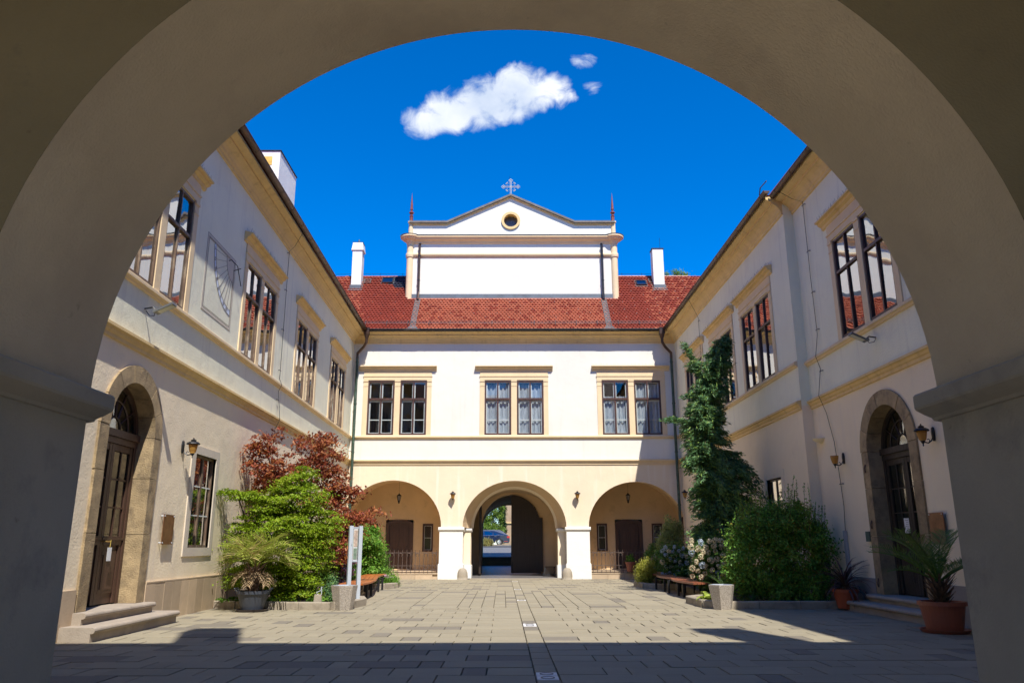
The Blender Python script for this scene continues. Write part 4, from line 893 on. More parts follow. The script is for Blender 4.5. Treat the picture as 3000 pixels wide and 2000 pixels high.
# bright layered yew-like conifer
cy = thing('spreading_conifer', 'bright yellow-green layered conifer beside the grey potted palm', 'conifer')
CY = [(-4.12, 15.25, 2.35, .30, .3, .30), (-4.15, 15.2, 1.95, .60, .5, .32), (-4.55, 15.0, 1.85, .42, .4, .22), (-5.0, 14.75, 2.02, .32, .25, .10), (-5.25, 14.6, 2.08, .16, .16, .09), (-3.95, 15.2, 1.55, .70, .6, .33), (-4.45, 15.0, 1.45, .65, .5, .30), (-3.78, 15.2, 1.15, .48, .5, .33), (-4.35, 14.95, 1.0, .70, .45, .35), (-3.85, 15.1, .70, .42, .4, .30), (-4.4, 14.9, .55, .62, .4, .30), (-3.95, 15.0, .35, .40, .35, .2), (-4.9, 15.0, .7, .4, .4, .35), (-4.95, 15.1, 1.2, .35, .4, .35)]
foliage('foliage', cy, CY, 95000, .046, .021, lf_con, clump=560, csz=(.10, .10, .020), upb=.9, lay=.095, droop=.25, hollow=.5)
branches(cy, (-4.35, 15.3, 0), [(-4.15, 15.25, 2.4), (-5.1, 14.75, 2.0), (-3.7, 15.2, 1.4), (-4.8, 15.0, 1.3), (-3.8, 15.0, .8)], .07)
# red maple
mp_ = thing('red_maple', 'red-leaved maple rising above the bright conifer by the left wall', 'maple')
MP = [(-4.8, 16.0, 3.42, .10, .1, .12), (-3.95, 17.4, 3.05, .16, .2, .12), (-3.45, 17.4, 2.3, .16, .2, .08), (-3.0, 17.4, 1.85, .14, .2, .06), (-5.02, 15.8, 3.10, .28, .35, .26), (-4.98, 15.8, 2.75, .40, .4, .32), (-4.75, 16.2, 2.45, .40, .4, .22), (-4.3, 17.0, 3.22, .42, .4, .30), (-4.35, 17.1, 2.75, .50, .5, .28), (-4.0, 17.3, 2.55, .42, .4, .28), (-4.15, 17.3, 3.45, .22, .25, .20), (-3.75, 17.4, 2.25, .40, .4, .20), (-4.1, 17.3, 2.05, .5, .5, .25), (-3.7, 17.4, 1.75, .48, .45, .17), (-3.25, 17.4, 1.72, .38, .35, .14), (-3.6, 17.4, 1.45, .42, .4, .17), (-3.9, 17.3, 1.2, .5, .4, .28), (-3.75, 17.3, .95, .4, .3, .2), (-5.2, 16.6, 2.2, .25, .5, .5)]
foliage('foliage', mp_, MP, 17000, .078, .034, lf_map, clump=380, csz=(.085, .085, .035), upb=.5, droop=.35, hollow=.35, jit=.8)
branches(mp_, (-4.6, 17.0, 0), [(-5.0, 15.9, 3.1), (-4.3, 17.1, 3.4), (-4.0, 17.3, 2.6), (-3.3, 17.4, 1.7), (-4.9, 16.2, 2.6), (-3.8, 17.4, 2.2)], .06)
# flowering and green shrubs of the left bed
t = thing('pink_flowering_shrub', 'shrub with pale pink flower clusters behind the glass sign stand', 'shrub')
foliage('foliage', t, [(-3.98, 18.2, .5, .34, .35, .40), (-3.86, 18.4, .7, .26, .3, .35), (-4.05, 17.4, .3, .3, .3, .3)], 9000, .05, .026, lf_bw, clump=120, csz=(.06, .06, .05))
for (x, y_, z, r) in [(-3.66, 16.7, .92, .10), (-3.56, 16.75, .80, .11), (-3.50, 16.8, .66, .10), (-3.42, 16.9, .74, .10), (-3.36, 17.0, .92, .09), (-3.30, 17.0, .80, .09), (-3.45, 16.8, .54, .10), (-3.58, 16.7, .96, .08), (-3.36, 16.9, .55, .08), (-3.5, 16.7, .34, .07), (-3.7, 16.2, .30, .07)]:
    foliage('flower_cluster', t, [(x * 1.075, y_ * 1.075, 1.1 + (z - 1.1) * 1.075, r, r, r * .8)], 260, .040, .034, fl_pink, clump=9, csz=(.04, .04, .035), jit=1)
t = thing('light_green_shrub', 'light green leafy shrub between red maple and niche arch', 'shrub')
foliage('foliage', t, [(-3.98, 21.9, 1.15, .36, .4, .38), (-3.86, 22.2, .80, .38, .4, .48), (-4.3, 21.8, .9, .35, .4, .5), (-4.02, 22.0, .42, .45, .4, .4), (-3.95, 22.4, 1.42, .25, .3, .2)], 15000, .062, .042, lf_lt, clump=240, csz=(.07, .07, .05), upb=.5)
branches(t, (-4.1, 22, 0), [(-3.98, 21.9, 1.1), (-4.3, 21.8, .9), (-3.9, 22.2, .8)], .03)
t = thing('clipped_box_bush', 'dense rounded dark green bush beyond the left bench', 'bush')
foliage('foliage', t, [(-3.92, 23.3, .58, .36, .4, .52), (-3.82, 23.3, .34, .36, .4, .33), (-4.0, 23.3, 1.12, .28, .3, .30)], 14000, .036, .026, lf_bw, clump=260, csz=(.04, .04, .035), hollow=.8)
t = thing('pink_ground_flowers', 'small pink flowers over feathery green in the far corner of the left bed', 'flowers')
foliage('foliage', t, [(-3.25, 21.9, .16, .22, .3, .13), (-3.4, 22.1, .2, .2, .3, .16)], 3500, .06, .014, lf_lt, clump=50, csz=(.05, .05, .05), up_tips=.8)
foliage('petals', t, [(-3.3, 21.8, .31, .16, .2, .05)], 160, .03, .026, fl_pink, clump=10, csz=(.03, .03, .015))
t = thing('dwarf_blue_conifer', 'small blue green conifer beside the stone spigot post', 'conifer')
foliage('foliage', t, [(-3.28, 14.85, .28, .13, .14, .26), (-3.2, 14.8, .14, .16, .14, .13)], 4200, .04, .014, lf_spr, clump=70, csz=(.03, .03, .03), up_tips=.3)
t = thing('low_ground_plants', 'low mixed leaves and dry bits in the bed by the left wall', 'ground plants'); t['kind'] = 'stuff'
foliage('leaves', t, [(-5.1, 14.95, .15, .35, .2, .07), (-3.35, 14.75, .15, .25, .15, .04), (-4.2, 14.75, .14, .6, .15, .03)], 1500, .045, .03, lf_lt, clump=40, csz=(.05, .04, .02))
# weeping spruce of the right bed
sp = thing('weeping_spruce', 'tall narrow weeping blue green spruce climbing to the right eaves', 'spruce')
axis = [(4.75, 18.4, 0), (4.62, 18.4, 1.2), (4.72, 18.3, 2.2), (4.62, 18.25, 3.2), (4.62, 18.2, 4.2), (4.85, 18.2, 5.0), (5.05, 18.2, 5.6), (5.35, 18.2, 6.1)]
m = MB(); m.tube(axis, [.09, .085, .075, .065, .05, .04, .03, .012], barkm, 7); m.build('trunk', sp)
def ax(z):
    for a, b in zip(axis, axis[1:]):
        if a[2] <= z <= b[2]: f = (z - a[2]) / (b[2] - a[2]); return [a[i] + (b[i] - a[i]) * f for i in range(3)]
    return list(axis[-1])
P_ = []; U_ = []; tw = MB()
def spray(p0, dirx, length, hang, nn_=46, w_=.05):
    """an arching branch with hanging needle curtains"""
    p = np.array(p0, float); d = np.array(dirx, float); k = 9; pts = []
    for i in range(k + 1):
        f = i / k; pts.append(p + d * length * f + np.array([0, 0, .10 * f * length - hang * f * f * length]))
    tw.tube([tuple(q) for q in pts[::3]], [.014, .011, .008, .003], barkm, 3, False)
    for _ in range(int(nn_ * length * 3.2)):
        i = rng.random() * k; a = pts[int(i)]; b = pts[min(int(i) + 1, k)]; q = a + (b - a) * (i - int(i)); drop = rng.random() ** 1.6 * (.20 - .08 * i / k) * (0.5 + hang)
        P_.append(q + np.array([rng.normal() * w_, rng.normal() * w_, -drop + rng.normal() * .012])); v = np.array([d[0] * .8 + rng.normal() * .45, d[1] * .8 + rng.normal() * .45, -.15 - hang * .5 + rng.normal() * .35]); U_.append(v)
half = [(0.3, .50, .55), (1.0, .55, .60), (1.6, .45, .75), (2.2, .45, .92), (2.8, .50, 1.02), (3.2, .48, .72), (3.7, .50, .45), (4.2, .45, .45), (4.8, .36, .42), (5.3, .42, .36), (5.8, .30, .22), (6.1, .1, .08)]
def wid(z, side): 
    for a, b in zip(half, half[1:]):
        if a[0] <= z <= b[0]: f = (z - a[0]) / (b[0] - a[0]); return (a[1] + (b[1] - a[1]) * f, a[2] + (b[2] - a[2]) * f)[side]
    return .1
z = .35
while z < 6.0:
    for _ in range(8 if z < 4.6 else 6):
        an = rng.random() * 2 * PI; zz = z + rng.normal() * .05; side = 1 if math.cos(an) > 0 else 0; l = wid(zz, side) * (.75 + .4 * rng.random())
        x, y_, z0 = ax(max(.1, zz)); spray((x, y_, zz), (math.cos(an), math.sin(an), .1), l, .15 + .55 * rng.random(), 105)
    z += .085
for p0, d, l, h in [((4.5, 18.2, 3.85), (-1, -.1, .15), .85, .15), ((4.6, 18.2, 4.6), (-1, 0, .1), .45, .3), ((4.9, 18.2, 5.25), (-.9, -.1, .35), .65, .35), ((4.45, 18.2, 5.45), (-.6, 0, 1.0), .42, .0), ((4.6, 18.2, 3.0), (-1, -.1, .0), .55, .3), ((4.8, 18.2, 3.25), (1, -.2, .1), .95, .9), ((4.8, 18.2, 2.95), (1, -.3, .1), 1.0, 1.0), ((5.1, 18.2, 5.5), (.5, 0, .9), .45, .1), ((4.7, 18.2, 5.0), (-.8, 0, .8), .5, .3)]:
    for _ in range(3): spray(p0, (d[0], d[1] + rng.normal() * .15, d[2] + rng.normal() * .08), l * (.8 + .3 * rng.random()), h, 90, .045)
P = np.array(P_); U = norm(np.array(U_)); R_ = rng.normal(size=P.shape); V = norm(np.cross(U, R_)); P[:, 0] = np.minimum(P[:, 0], 5.97); P[:, 2] = np.maximum(P[:, 2], .05)
link('needles', leaf_mesh('needles', P, U, V, .11 * (.6 + .8 * rng.random(len(P))), .024, [lf_spr]), sp, kind='stuff'); tw.build('branch', sp, kind='stuff')
t = thing('pale_weeping_conifer', 'pale yellow-green weeping conifer clump left of the tall spruce', 'conifer')
foliage('foliage', t, [(4.56, 22.4, 1.58, .27, .3, .24), (4.34, 22.4, 1.27, .24, .3, .32), (4.62, 22.3, 1.05, .30, .3, .42)], 9000, .075, .018, leafm('pale_conifer_needles', (.24, .30, .09), .35, ((.36, .33, .14), .7, .7)), clump=150, csz=(.045, .045, .08), droop=1.2)
t = thing('round_thuja', 'round dark green thuja beside the right niche railing', 'bush')
foliage('foliage', t, [(4.36, 24.0, .80, .28, .3, .32), (4.5, 24.0, .40, .38, .35, .30)], 11000, .04, .018, lf_bw, clump=200, csz=(.04, .04, .04), hollow=.75, up_tips=.4)
t = thing('golden_shrub', 'golden yellow feathery shrub in the kerbed corner right of the gate', 'shrub')
foliage('foliage', t, [(3.62, 22.0, .36, .22, .3, .20), (3.72, 21.8, .52, .18, .25, .18), (3.80, 22.3, .40, .22, .3, .22), (3.6, 21.8, .2, .2, .3, .12)], 9500, .055, .015, lf_yl, clump=170, csz=(.035, .035, .055), up_tips=1.2)
# hydrangeas
def petal_head():
    n = 90; d = norm(rng.normal(size=(n, 3))); P = d * (.9 + .16 * rng.random((n, 1))); nr = norm(d + rng.normal(size=d.shape) * .35); tt = rng.normal(size=d.shape); U = norm(tt - nr * (tt * nr).sum(1, keepdims=True)); return P, U, np.cross(nr, U)
heads = {}
for nm, mt in (('cream', fl_cream), ('blue', fl_blue)):
    P, U, V = petal_head(); heads[nm] = leaf_mesh('flower_head', P, U, V, .42, .40, [mt])
def hydrangea(label, cl, pts, nl):
    t = thing('hydrangea', label, 'hydrangea', group='hydrangeas behind the right bench')
    foliage('foliage', t, cl, nl, .085, .055, lf_hyd, clump=220, csz=(.07, .07, .05), upb=.5)
    branches(t, (cl[0][0], cl[0][1] + .1, 0), [(c[0], c[1], c[2] + .1) for c in cl], .02, 'stem')
    for (x, y_, z, r, kk) in pts: o = link('flower_head', heads[kk], t, (x, y_, z)); o.scale = (r, r, r * .85); o.rotation_euler = (random.random() * 3, random.random() * 3, random.random() * 3)
def scatter_heads(x0, x1, y0, y1, z0, z1, n, blue, rr):
    out = []; tries = 0
    while len(out) < n and tries < 4000:
        tries += 1; x, y_, z = random.uniform(x0, x1), random.uniform(y0, y1), random.uniform(z0, z1)
        if all((x - o[0]) ** 2 + (z - o[2]) ** 2 > (rr * 1.75) ** 2 for o in out): out.append((x, y_, z, random.uniform(.75, 1.15) * rr, 'blue' if random.random() < blue else 'cream'))
    return out
hydrangea('hydrangea bush with pale blue flower heads, the further one behind the right bench', [(4.40, 21.6, .72, .40, .35, .38), (4.5, 21.5, .40, .42, .35, .35)], scatter_heads(4.02, 4.66, 21.15, 21.3, .32, 1.05, 26, .8, .062), 7000)
hydrangea('hydrangea bush with large cream flower heads, the nearer one behind the right bench', [(4.40, 17.35, .83, .36, .30, .36), (4.48, 17.4, .42, .34, .3, .35), (4.62, 17.4, .88, .2, .25, .25)], scatter_heads(3.84, 4.72, 16.85, 17.05, .42, 1.2, 66, .12, .064), 9500)
# big berry shrub
bs = thing('berry_shrub', 'large round dark green berry shrub in front of the right wall', 'shrub')
BS = [(5.10, 15.3, .95, .85, .6, .80), (4.75, 15.2, .75, .60, .5, .60), (5.55, 15.3, .75, .50, .5, .65), (5.25, 15.3, 1.45, .60, .45, .40), (4.75, 15.2, 1.35, .40, .4, .42), (5.65, 15.3, 1.30, .32, .35, .30), (4.9, 15.1, .35, .75, .45, .33), (5.5, 15.1, .3, .42, .4, .3), (4.42, 15.1, 1.15, .22, .3, .28), (5.45, 15.3, 1.75, .20, .25, .25), (5.95, 15.2, 1.15, .18, .3, .35), (4.3, 15.05, .6, .25, .3, .35)]
foliage('foliage', bs, BS, 52000, .050, .028, lf_shr, clump=560, csz=(.075, .075, .06), hollow=.72, upb=.5)
P_ = []; U_ = []; m = MB()
for _ in range(80):
    x = rng.uniform(4.4, 6.0); top = 1.55 + .75 * max(0, 1 - abs(x - 5.45) / .5) * rng.random() + .55 * max(0, 1 - abs(x - 4.72) / .35) * rng.random() + .25 * rng.random(); y_ = 15.2 + rng.normal() * .12; ln = np.array([rng.normal() * .10, rng.normal() * .08, 1.0]); b = np.array([x, y_, top - .65]); e = b + ln * .72
    m.tube([tuple(b), tuple(e)], [.006, .002], barkm, 3, False)
    for _2 in range(54): f = rng.random(); P_.append(b + ln * .72 * f + rng.normal(size=3) * (.030 * (1.15 - f))); U_.append(rng.normal(size=3) + np.array([0, 0, .6]))
P = np.array(P_); U = norm(np.array(U_)); V = norm(np.cross(U, rng.normal(size=P.shape))); link('shoots', leaf_mesh('shoots', P, U, V, .036, .019, [lf_shr]), bs, kind='stuff'); m.build('twig', bs, kind='stuff')
foliage('berries', bs, BS[:4], 900, .014, .014, mat('orange_berries', (.45, .12, .02), .4), clump=260, csz=(.05, .05, .05), hollow=.95, jit=1)
branches(bs, (5.1, 15.4, 0), [(5.1, 15.3, 1.4), (4.7, 15.2, 1.2), (5.6, 15.3, 1.2), (5.3, 15.3, 1.6)], .04)
# strap leaved plants
def strap_plant(t, c, n, l0, l1, w_, mt, elev_=(.2, 1.3), bend=.7, name='leaf', seg=5, yr=(0, 2 * PI)):
    for i in range(n):
        az = random.uniform(*yr); el = random.uniform(*elev_); L_ = random.uniform(l0, l1); m = MB(); pts = []; p = Vector(c); e = el
        for s in range(seg + 1):
            f = s / seg; ww = w_ * (1 - f ** 2) * (.6 + .8 * min(1, f * 3)) + .001; d = Vector((math.cos(az) * math.cos(e), math.sin(az) * math.cos(e), math.sin(e))); sd = Vector((-math.sin(az), math.cos(az), 0)) * ww / 2
            pts.append((p - sd, p + Vector((0, 0, -ww * .25)), p + sd)); p = p + d * L_ / seg; e -= bend / seg * (1 + f)
        vs = [q for tr in pts for q in tr]; m.add(vs, [f for s in range(seg) for f in ((3 * s, 3 * s + 1, 3 * s + 4, 3 * s + 3), (3 * s + 1, 3 * s + 2, 3 * s + 5, 3 * s + 4))], mt); m.build(name, t)
t = thing('iris_clump', 'clump of upright iris leaves behind the right concrete bin', 'iris'); strap_plant(t, (4.05, 15.0, .08), 16, .45, .85, .032, leafm('iris_leaves', (.10, .19, .05), .3, trans=.35), (.7, 1.5), .9); strap_plant(t, (4.42, 14.8, .1), 12, .25, .45, .035, MATS['iris_leaves'], (.5, 1.4), 1.4)
t = thing('hosta', 'yellow variegated hosta in the kerbed corner beside the right bin', 'hosta'); strap_plant(t, (3.66, 15.0, .12), 34, .20, .34, .085, leafm('hosta_leaves', (.34, .42, .06), .3, ((.5, .5, .2), .6, .7), .4), (.2, 1.3), 1.7)

# ------------------------------------------------------------------ palms and pots
def pot(t, r0, r1, h, mt, saucer=True, handles=False, rim=.02):
    m = MB(); m.lathe([(r0, .03), (r1, h - .05), (r1 + rim, h - .05), (r1 + rim, h), (r1 - .02, h), (r1 - .03, h - .05), (0, h - .05)], (0, 0, 0), mt, 28); p = m.build('pot', t, smooth=False)
    m = MB(); m.lathe([(0, h - .048), (r1 - .03, h - .045)], (0, 0, 0), soil, 20); m.build('soil', t)
    if saucer: m = MB(); m.lathe([(r0 + .06, .003), (r0 + .09, .045), (r0 + .075, .045), (r0 + .05, .012), (0, .012)], (0, 0, 0), mt if not handles else mat('dark_saucer', (.05, .04, .045), .5), 28); m.build('saucer', t)
    if handles:
        for sx in (-1, 1): m = MB(); m.tube([(sx * r1, -.07, h - .02), (sx * (r1 + .05), -.07, h + .035), (sx * (r1 + .05), .07, h + .035), (sx * r1, .07, h - .02)], .013, mt, 6); m.build('handle', t)
    return p
def frond(t, base, az, el, L_, bend, leafL, n, mt, wd=.016, seg=14, droop=.6):
    p = Vector(base); e = el; pts = []; m = MB(); dirs = []
    for s in range(seg + 1): pts.append(p.copy()); d = Vector((math.cos(az) * math.cos(e), math.sin(az) * math.cos(e), math.sin(e))); dirs.append(d); p = p + d * L_ / seg; e -= bend / seg * (.6 + 1.2 * s / seg)
    m.tube(pts, [.012 * (1 - s / seg) + .003 for s in range(seg + 1)], mt, 4, False)
    for i in range(n):
        f = .18 + .82 * i / n; s = f * seg; k = min(int(s), seg - 1); q = pts[k].lerp(pts[k + 1], s - k); d = dirs[k]; sd = d.cross(Vector((0, 0, 1))).normalized(); upv = sd.cross(d)
        ll = leafL * (.45 + .9 * math.sin(PI * min(1, f * .85 + .12))) * random.uniform(.85, 1.1)
        for sg in (-1, 1):
            v = (d * .75 + sd * sg * .85 + upv * .35 + Vector((random.uniform(-.1, .1), random.uniform(-.1, .1), random.uniform(-.1, .1)))).normalized(); v2 = (v + Vector((0, 0, -droop))).normalized(); a = q; b = q + v * ll * .55; c_ = b + v2 * ll * .45; wv = v.cross(upv).normalized() * wd / 2
            m.add([a - wv * .4, a + wv * .4, b + wv, b - wv, c_], [(0, 1, 2, 3), (3, 2, 4)], mt)
    return m.build('frond', t)
def fibre_trunk(t, z0, z1, r0, r1, n):
    m = MB(); m.lathe([(r0 * .8, z0), (r0, z0 + .1), (r1, z1), (0, z1 + .02)], (0, 0, 0), fibre, 10)
    for i in range(n):
        f = i / n; az = i * 2.4; z = z0 + (z1 - z0) * f; r = r0 + (r1 - r0) * f; L_ = .12 + .05 * random.random() + .05 * f; d = Vector((math.cos(az), math.sin(az), 1.0)).normalized(); b = Vector((math.cos(az) * r, math.sin(az) * r, z)); sd = Vector((-math.sin(az), math.cos(az), 0)) * .022
        m.add([b - sd, b + sd, b + d * L_ + sd * .4, b + d * L_ - sd * .4], [(0, 1, 2, 3)], fibre)
    m.build('trunk', t)
t = thing('potted_palm', 'shaggy yellow-green palm in a grey plastic pot on the left', 'potted palm', (-4.47, 14.12, 0))
pot(t, .185, .262, .345, potg, True, True); fibre_trunk(t, .30, .72, .09, .11, 90)
for i in range(20):
    az = i * 2.399 + .3; el = random.uniform(.5, 1.35); L_ = random.uniform(.55, .85)
    frond(t, (0, 0, .74), az, el, L_, random.uniform(1.2, 2.0), .38, 19, lf_palm, .017, droop=.22)
for i in range(7): frond(t, (0, 0, .66), i * .9 + .2, random.uniform(-.2, .3), .45, 1.2, .16, 14, mat('dry_leaflets', (.36, .25, .14), .8, .3, 5, rnd=.3), .012, droop=.9)
t = thing('potted_palm', 'dark feathery date palm in a wide terracotta coloured pot beside the right door', 'potted palm', (5.63, 10.6, 0))
pot(t, .215, .27, .385, terra, True, False, .025); fibre_trunk(t, .34, .62, .07, .10, 70)
for i in range(15):
    az = i * 2.399 + .8; el = random.uniform(.5, 1.35); frond(t, (0, 0, .62), az, el, random.uniform(.78, 1.1), random.uniform(.5, 1.1), .20, 30, lf_pald, .010, droop=.15)
frond(t, (0, 0, .62), PI - .12, .75, .95, .75, .2, 32, lf_pald, .010, droop=.1); frond(t, (0, 0, .62), PI + .3, .45, .85, .65, .2, 32, lf_pald, .010, droop=.1)
t = thing('potted_cordyline', 'purple spiky cordyline in an orange pot between shrub and right door', 'potted plant', (5.86, 14.15, 0))
pot(t, .15, .205, .35, terra2, False, False, .02); strap_plant(t, (0, 0, .40), 70, .45, .80, .028, lf_drac, (-.3, 1.5), 1.1)
m = MB(); m.tube([(0, 0, .28), (0, 0, .5)], .03, barkm, 6); m.build('stem', t)
t = thing('small_flower_pot', 'small terracotta pot by the railing of the right niche', 'pot', (4.02, 26.9, .24)); m = MB(); m.lathe([(.10, 0), (.15, .26), (.165, .26), (.165, .31), (.13, .31), (.12, .25), (0, .25)], (0, 0, 0), terra, 16); m.build('pot', t); foliage('leaves', t, [(0, 0, .42, .13, .13, .12)], 400, .05, .03, lf_lt, clump=16, csz=(.03, .03, .03))

# ------------------------------------------------------------------ kerbed beds
def bed(name, label, path, close, w_=.13, h=.135, pieces=.62):
    """kerb stones along path; soil inside close"""
    b = MB(); b.add([(x, y_, .085) for x, y_ in close], [tuple(range(len(close)))], soil); o = b.build(name, kind='structure', label=label)
    for (x0, y0), (x1, y1) in zip(path, path[1:]):
        L_ = math.hypot(x1 - x0, y1 - y0); k = max(1, round(L_ / pieces)); a = math.atan2(y1 - y0, x1 - x0)
        for i in range(k):
            f = (i + .5) / k; m = MB(); l = L_ / k - .008; hh = h + random.uniform(-.004, .004); e = .014; W2 = w_ / 2
            pr = [(-W2, 0), (-W2, hh - e), (-W2 + e, hh), (W2 - e, hh), (W2, hh - e), (W2, 0)]
            ca_, sa_ = math.cos(a), math.sin(a); cx, cy_ = x0 + (x1 - x0) * f, y0 + (y1 - y0) * f
            m.profile(lambda s, n, z: (cx + s * ca_ - n * sa_, cy_ + s * sa_ + n * ca_, z), pr, -l / 2, l / 2, kerb); m.build('kerb_stone', o)
    return o
bed('left_planting_bed', 'kerbed soil bed along the left wall', [(-5.55, 14.95), (-4.9, 14.62), (-4.3, 14.52), (-3.15, 14.34), (-2.90, 14.70), (-2.80, 15.5), (-2.95, 16.1), (-3.62, 16.4), (-3.95, 20.9), (-3.3, 21.2), (-3.08, 21.7), (-3.12, 22.5), (-3.6, 23.0), (-5.4, 23.4)], [(-5.8, 14.95), (-4.3, 14.52), (-3.15, 14.34), (-2.90, 14.70), (-2.80, 15.5), (-3.62, 16.4), (-3.95, 20.9), (-3.08, 21.5), (-3.12, 22.5), (-3.6, 23.0), (-5.6, 23.4)])
bed('right_planting_bed', 'kerbed soil bed along the right wall', [(5.85, 14.38), (4.4, 14.42), (3.72, 14.45), (3.54, 14.75), (3.50, 15.9), (3.75, 16.2), (4.15, 16.6), (4.25, 20.6), (3.85, 20.9), (3.52, 21.1), (3.47, 22.3), (3.8, 22.6), (5.8, 22.8)], [(6.0, 14.38), (3.72, 14.45), (3.54, 14.75), (3.50, 15.9), (4.15, 16.6), (4.25, 20.6), (3.52, 21.1), (3.47, 22.3), (3.8, 22.6), (6.0, 22.8)])

# ------------------------------------------------------------------ benches
def slat_bench(label, segs, legs, mt, nsl=5):
    """segs: list of centre lines [(x, y)], half width; slats follow the line"""
    t = thing('bench', label, 'bench')
    for line, hw, z in segs:
        k = len(line)
        for j in range(nsl):
            m = MB(); o0 = -hw + 2 * hw * j / nsl + .005; o1 = -hw + 2 * hw * (j + 1) / nsl - .005
            for i in range(k - 1):
                vs = []
                for q in (i, i + 1):
                    x, y_ = line[q]; xn, yn = line[min(q + 1, k - 1)]; xp, yp = line[max(q - 1, 0)]; d = Vector((xn - xp, yn - yp, 0)).normalized(); nrm = Vector((-d.y, d.x, 0))
                    for o in (o0, o1):
                        for zz in (z - .035, z): vs.append(Vector((x, y_, zz)) + nrm * o)
                m.add(vs, [(0, 1, 5, 4), (2, 6, 7, 3), (1, 3, 7, 5), (0, 4, 6, 2)] + ([(0, 2, 3, 1)] if i == 0 else []) + ([(4, 5, 7, 6)] if i == k - 2 else []), mt)
            m.build('slat', t)
    for x, y_ in legs: m = MB(); m.cbox((x, y_, 0), (.05, .035, .29), iron); m.build('leg', t)
    for (xa, ya), (xb, yb) in zip(legs[::2], legs[1::2]): m = MB(); m.tube([(xa, ya, .28), (xb, yb, .28)], .014, iron, 4); m.build('crossbar', t)
    return t
ln = [(-3.27 + .13 * math.sin(f * 5.2 + .3) * (1 - .5 * f) - .30 * f, 16.4 + 5.5 * f) for f in np.linspace(0, 1, 22)]
slat_bench('long wavy bench of orange varnished slats on the left', [(ln, .25, .355)], [(-3.09, 17.46), (-3.42, 17.5), (-3.12, 18.2), (-3.45, 18.2), (-3.22, 19.78), (-3.55, 19.8), (-3.27, 20.7), (-3.6, 20.7)], benchw)
sg = []
for (y0, y1, dx) in ((16.65, 19.3, 0), (18.95, 21.5, .06), (21.2, 23.2, .14)):
    sg.append(([(3.98 + dx - .14 * math.sin(PI * min(1, f * 1.05)) + .06 * f, y0 + (y1 - y0) * f) for f in np.linspace(0, 1, 12)], .22, .345 + (y0 - 16) * .0005))
slat_bench('curved bench of three overlapping red-brown seat sections on the right', sg, [(3.76, 17.53), (4.13, 17.6), (3.75, 18.05), (4.12, 18.1), (3.74, 19.08), (4.12, 19.1), (3.75, 19.64), (4.14, 19.7), (3.74, 20.71), (4.15, 20.75), (3.86, 22.3), (4.2, 22.3)], benchw2)

# ------------------------------------------------------------------ bins, bollards, sign stand, spigot
def hexbin(x, y_, label, rz):
    t = thing('concrete_bin', label, 'litter bin', (x, y_, 0), rz, 'exposed aggregate bins in front of the planting beds'); m = MB()
    m.lathe([(.165, 0), (.235, .40), (.235, .415), (.20, .415), (.19, .30), (0, .30)], (0, 0, 0), agg, 6); m.build('body', t); m = MB(); m.lathe([(.195, .39), (.2, .42), (.185, .42), (.18, .39)], (0, 0, 0), steel, 6); m.build('liner', t)
hexbin(-2.95, 14.42, 'six-sided pebbled concrete bin in front of the white sign stand', .35); hexbin(3.75, 14.36, 'pebbled concrete bin standing beside the hosta', .1)
for x, lb in ((-1.58, 'grey-green rounded guard stone at the left gate pier'), (1.89, 'yellowish rounded guard stone at the right gate pier')):
    m = MB(); m.lathe([(.17, 0), (.175, .1), (.165, .22), (.13, .31), (.08, .355), (0, .37)], (x, 26.72, 0), kerb, 16); o = m.build('guard_stone', smooth=True); o['label'] = lb; o['category'] = 'guard stone'; o['group'] = 'guard stones at the gate'
t = thing('sign_stand', 'white two-post display stand with glazed panel behind the left bin', 'display stand', (-2.93, 15.12, 0)); 
for x, y_ in ((-.07, -.10), (.07, .10)):
    m = MB(); m.cbox((x, y_, 0), (.072, .05, 1.46), steel, .6); m.build('post', t)
m = MB(); m.cbox((0, 0, .82), (.10, .012, .60), winw, .95); m.cbox((0, 0, 1.41), (.13, .02, .03), steel, .95); m.cbox((0, 0, .80), (.13, .02, .03), steel, .95); m.build('panel', t)
m = MB(); m.cbox((.005, -.007, 1.08), (.085, .006, .30), mat('poster_sepia', (.50, .38, .30), .5, .45, 14), .95); m.cbox((.005, -.007, .85), (.085, .006, .2), mat('poster_green', (.20, .27, .20), .5, .4, 12), .95); m.build('poster', t)
t = thing('water_spigot', 'short stone post with a bent steel tap in the left bed', 'water tap', (-3.46, 14.62, .08)); m = MB(); m.cbox((0, 0, 0), (.15, .13, .17), kerb, .2, .8); m.build('post', t)
m = MB(); m.tube([(0, 0, .16), (-.03, 0, .20), (.04, 0, .235), (.06, 0, .25), (.06, 0, .17)], .008, steel, 6); m.tube([(.05, 0, .25), (.06, 0, .30)], .012, steel, 6); m.build('tap', t)
# loose boot rack inside the gate
t = thing('metal_rack', 'slanted slatted metal rack inside the gate by the right wall', 'rack', (1.36, 28.4, 0))
for i in range(10): m = MB(); m.tube([(-.17 + .036 * i, -.1, .08), (-.10 + .036 * i, .1, .36)], .009, iron, 4); m.build('bar', t)
m = MB(); m.tube([(-.19, -.1, .08), (.19, -.1, .08), (.26, .1, .36), (-.12, .1, .36), (-.19, -.1, .08)], .012, iron, 4); m.tube([(0, -.1, .0), (0, -.1, .08)], .012, iron, 4); m.tube([(.2, .1, .0), (.2, .1, .36)], .012, iron, 4); m.build('frame', t)
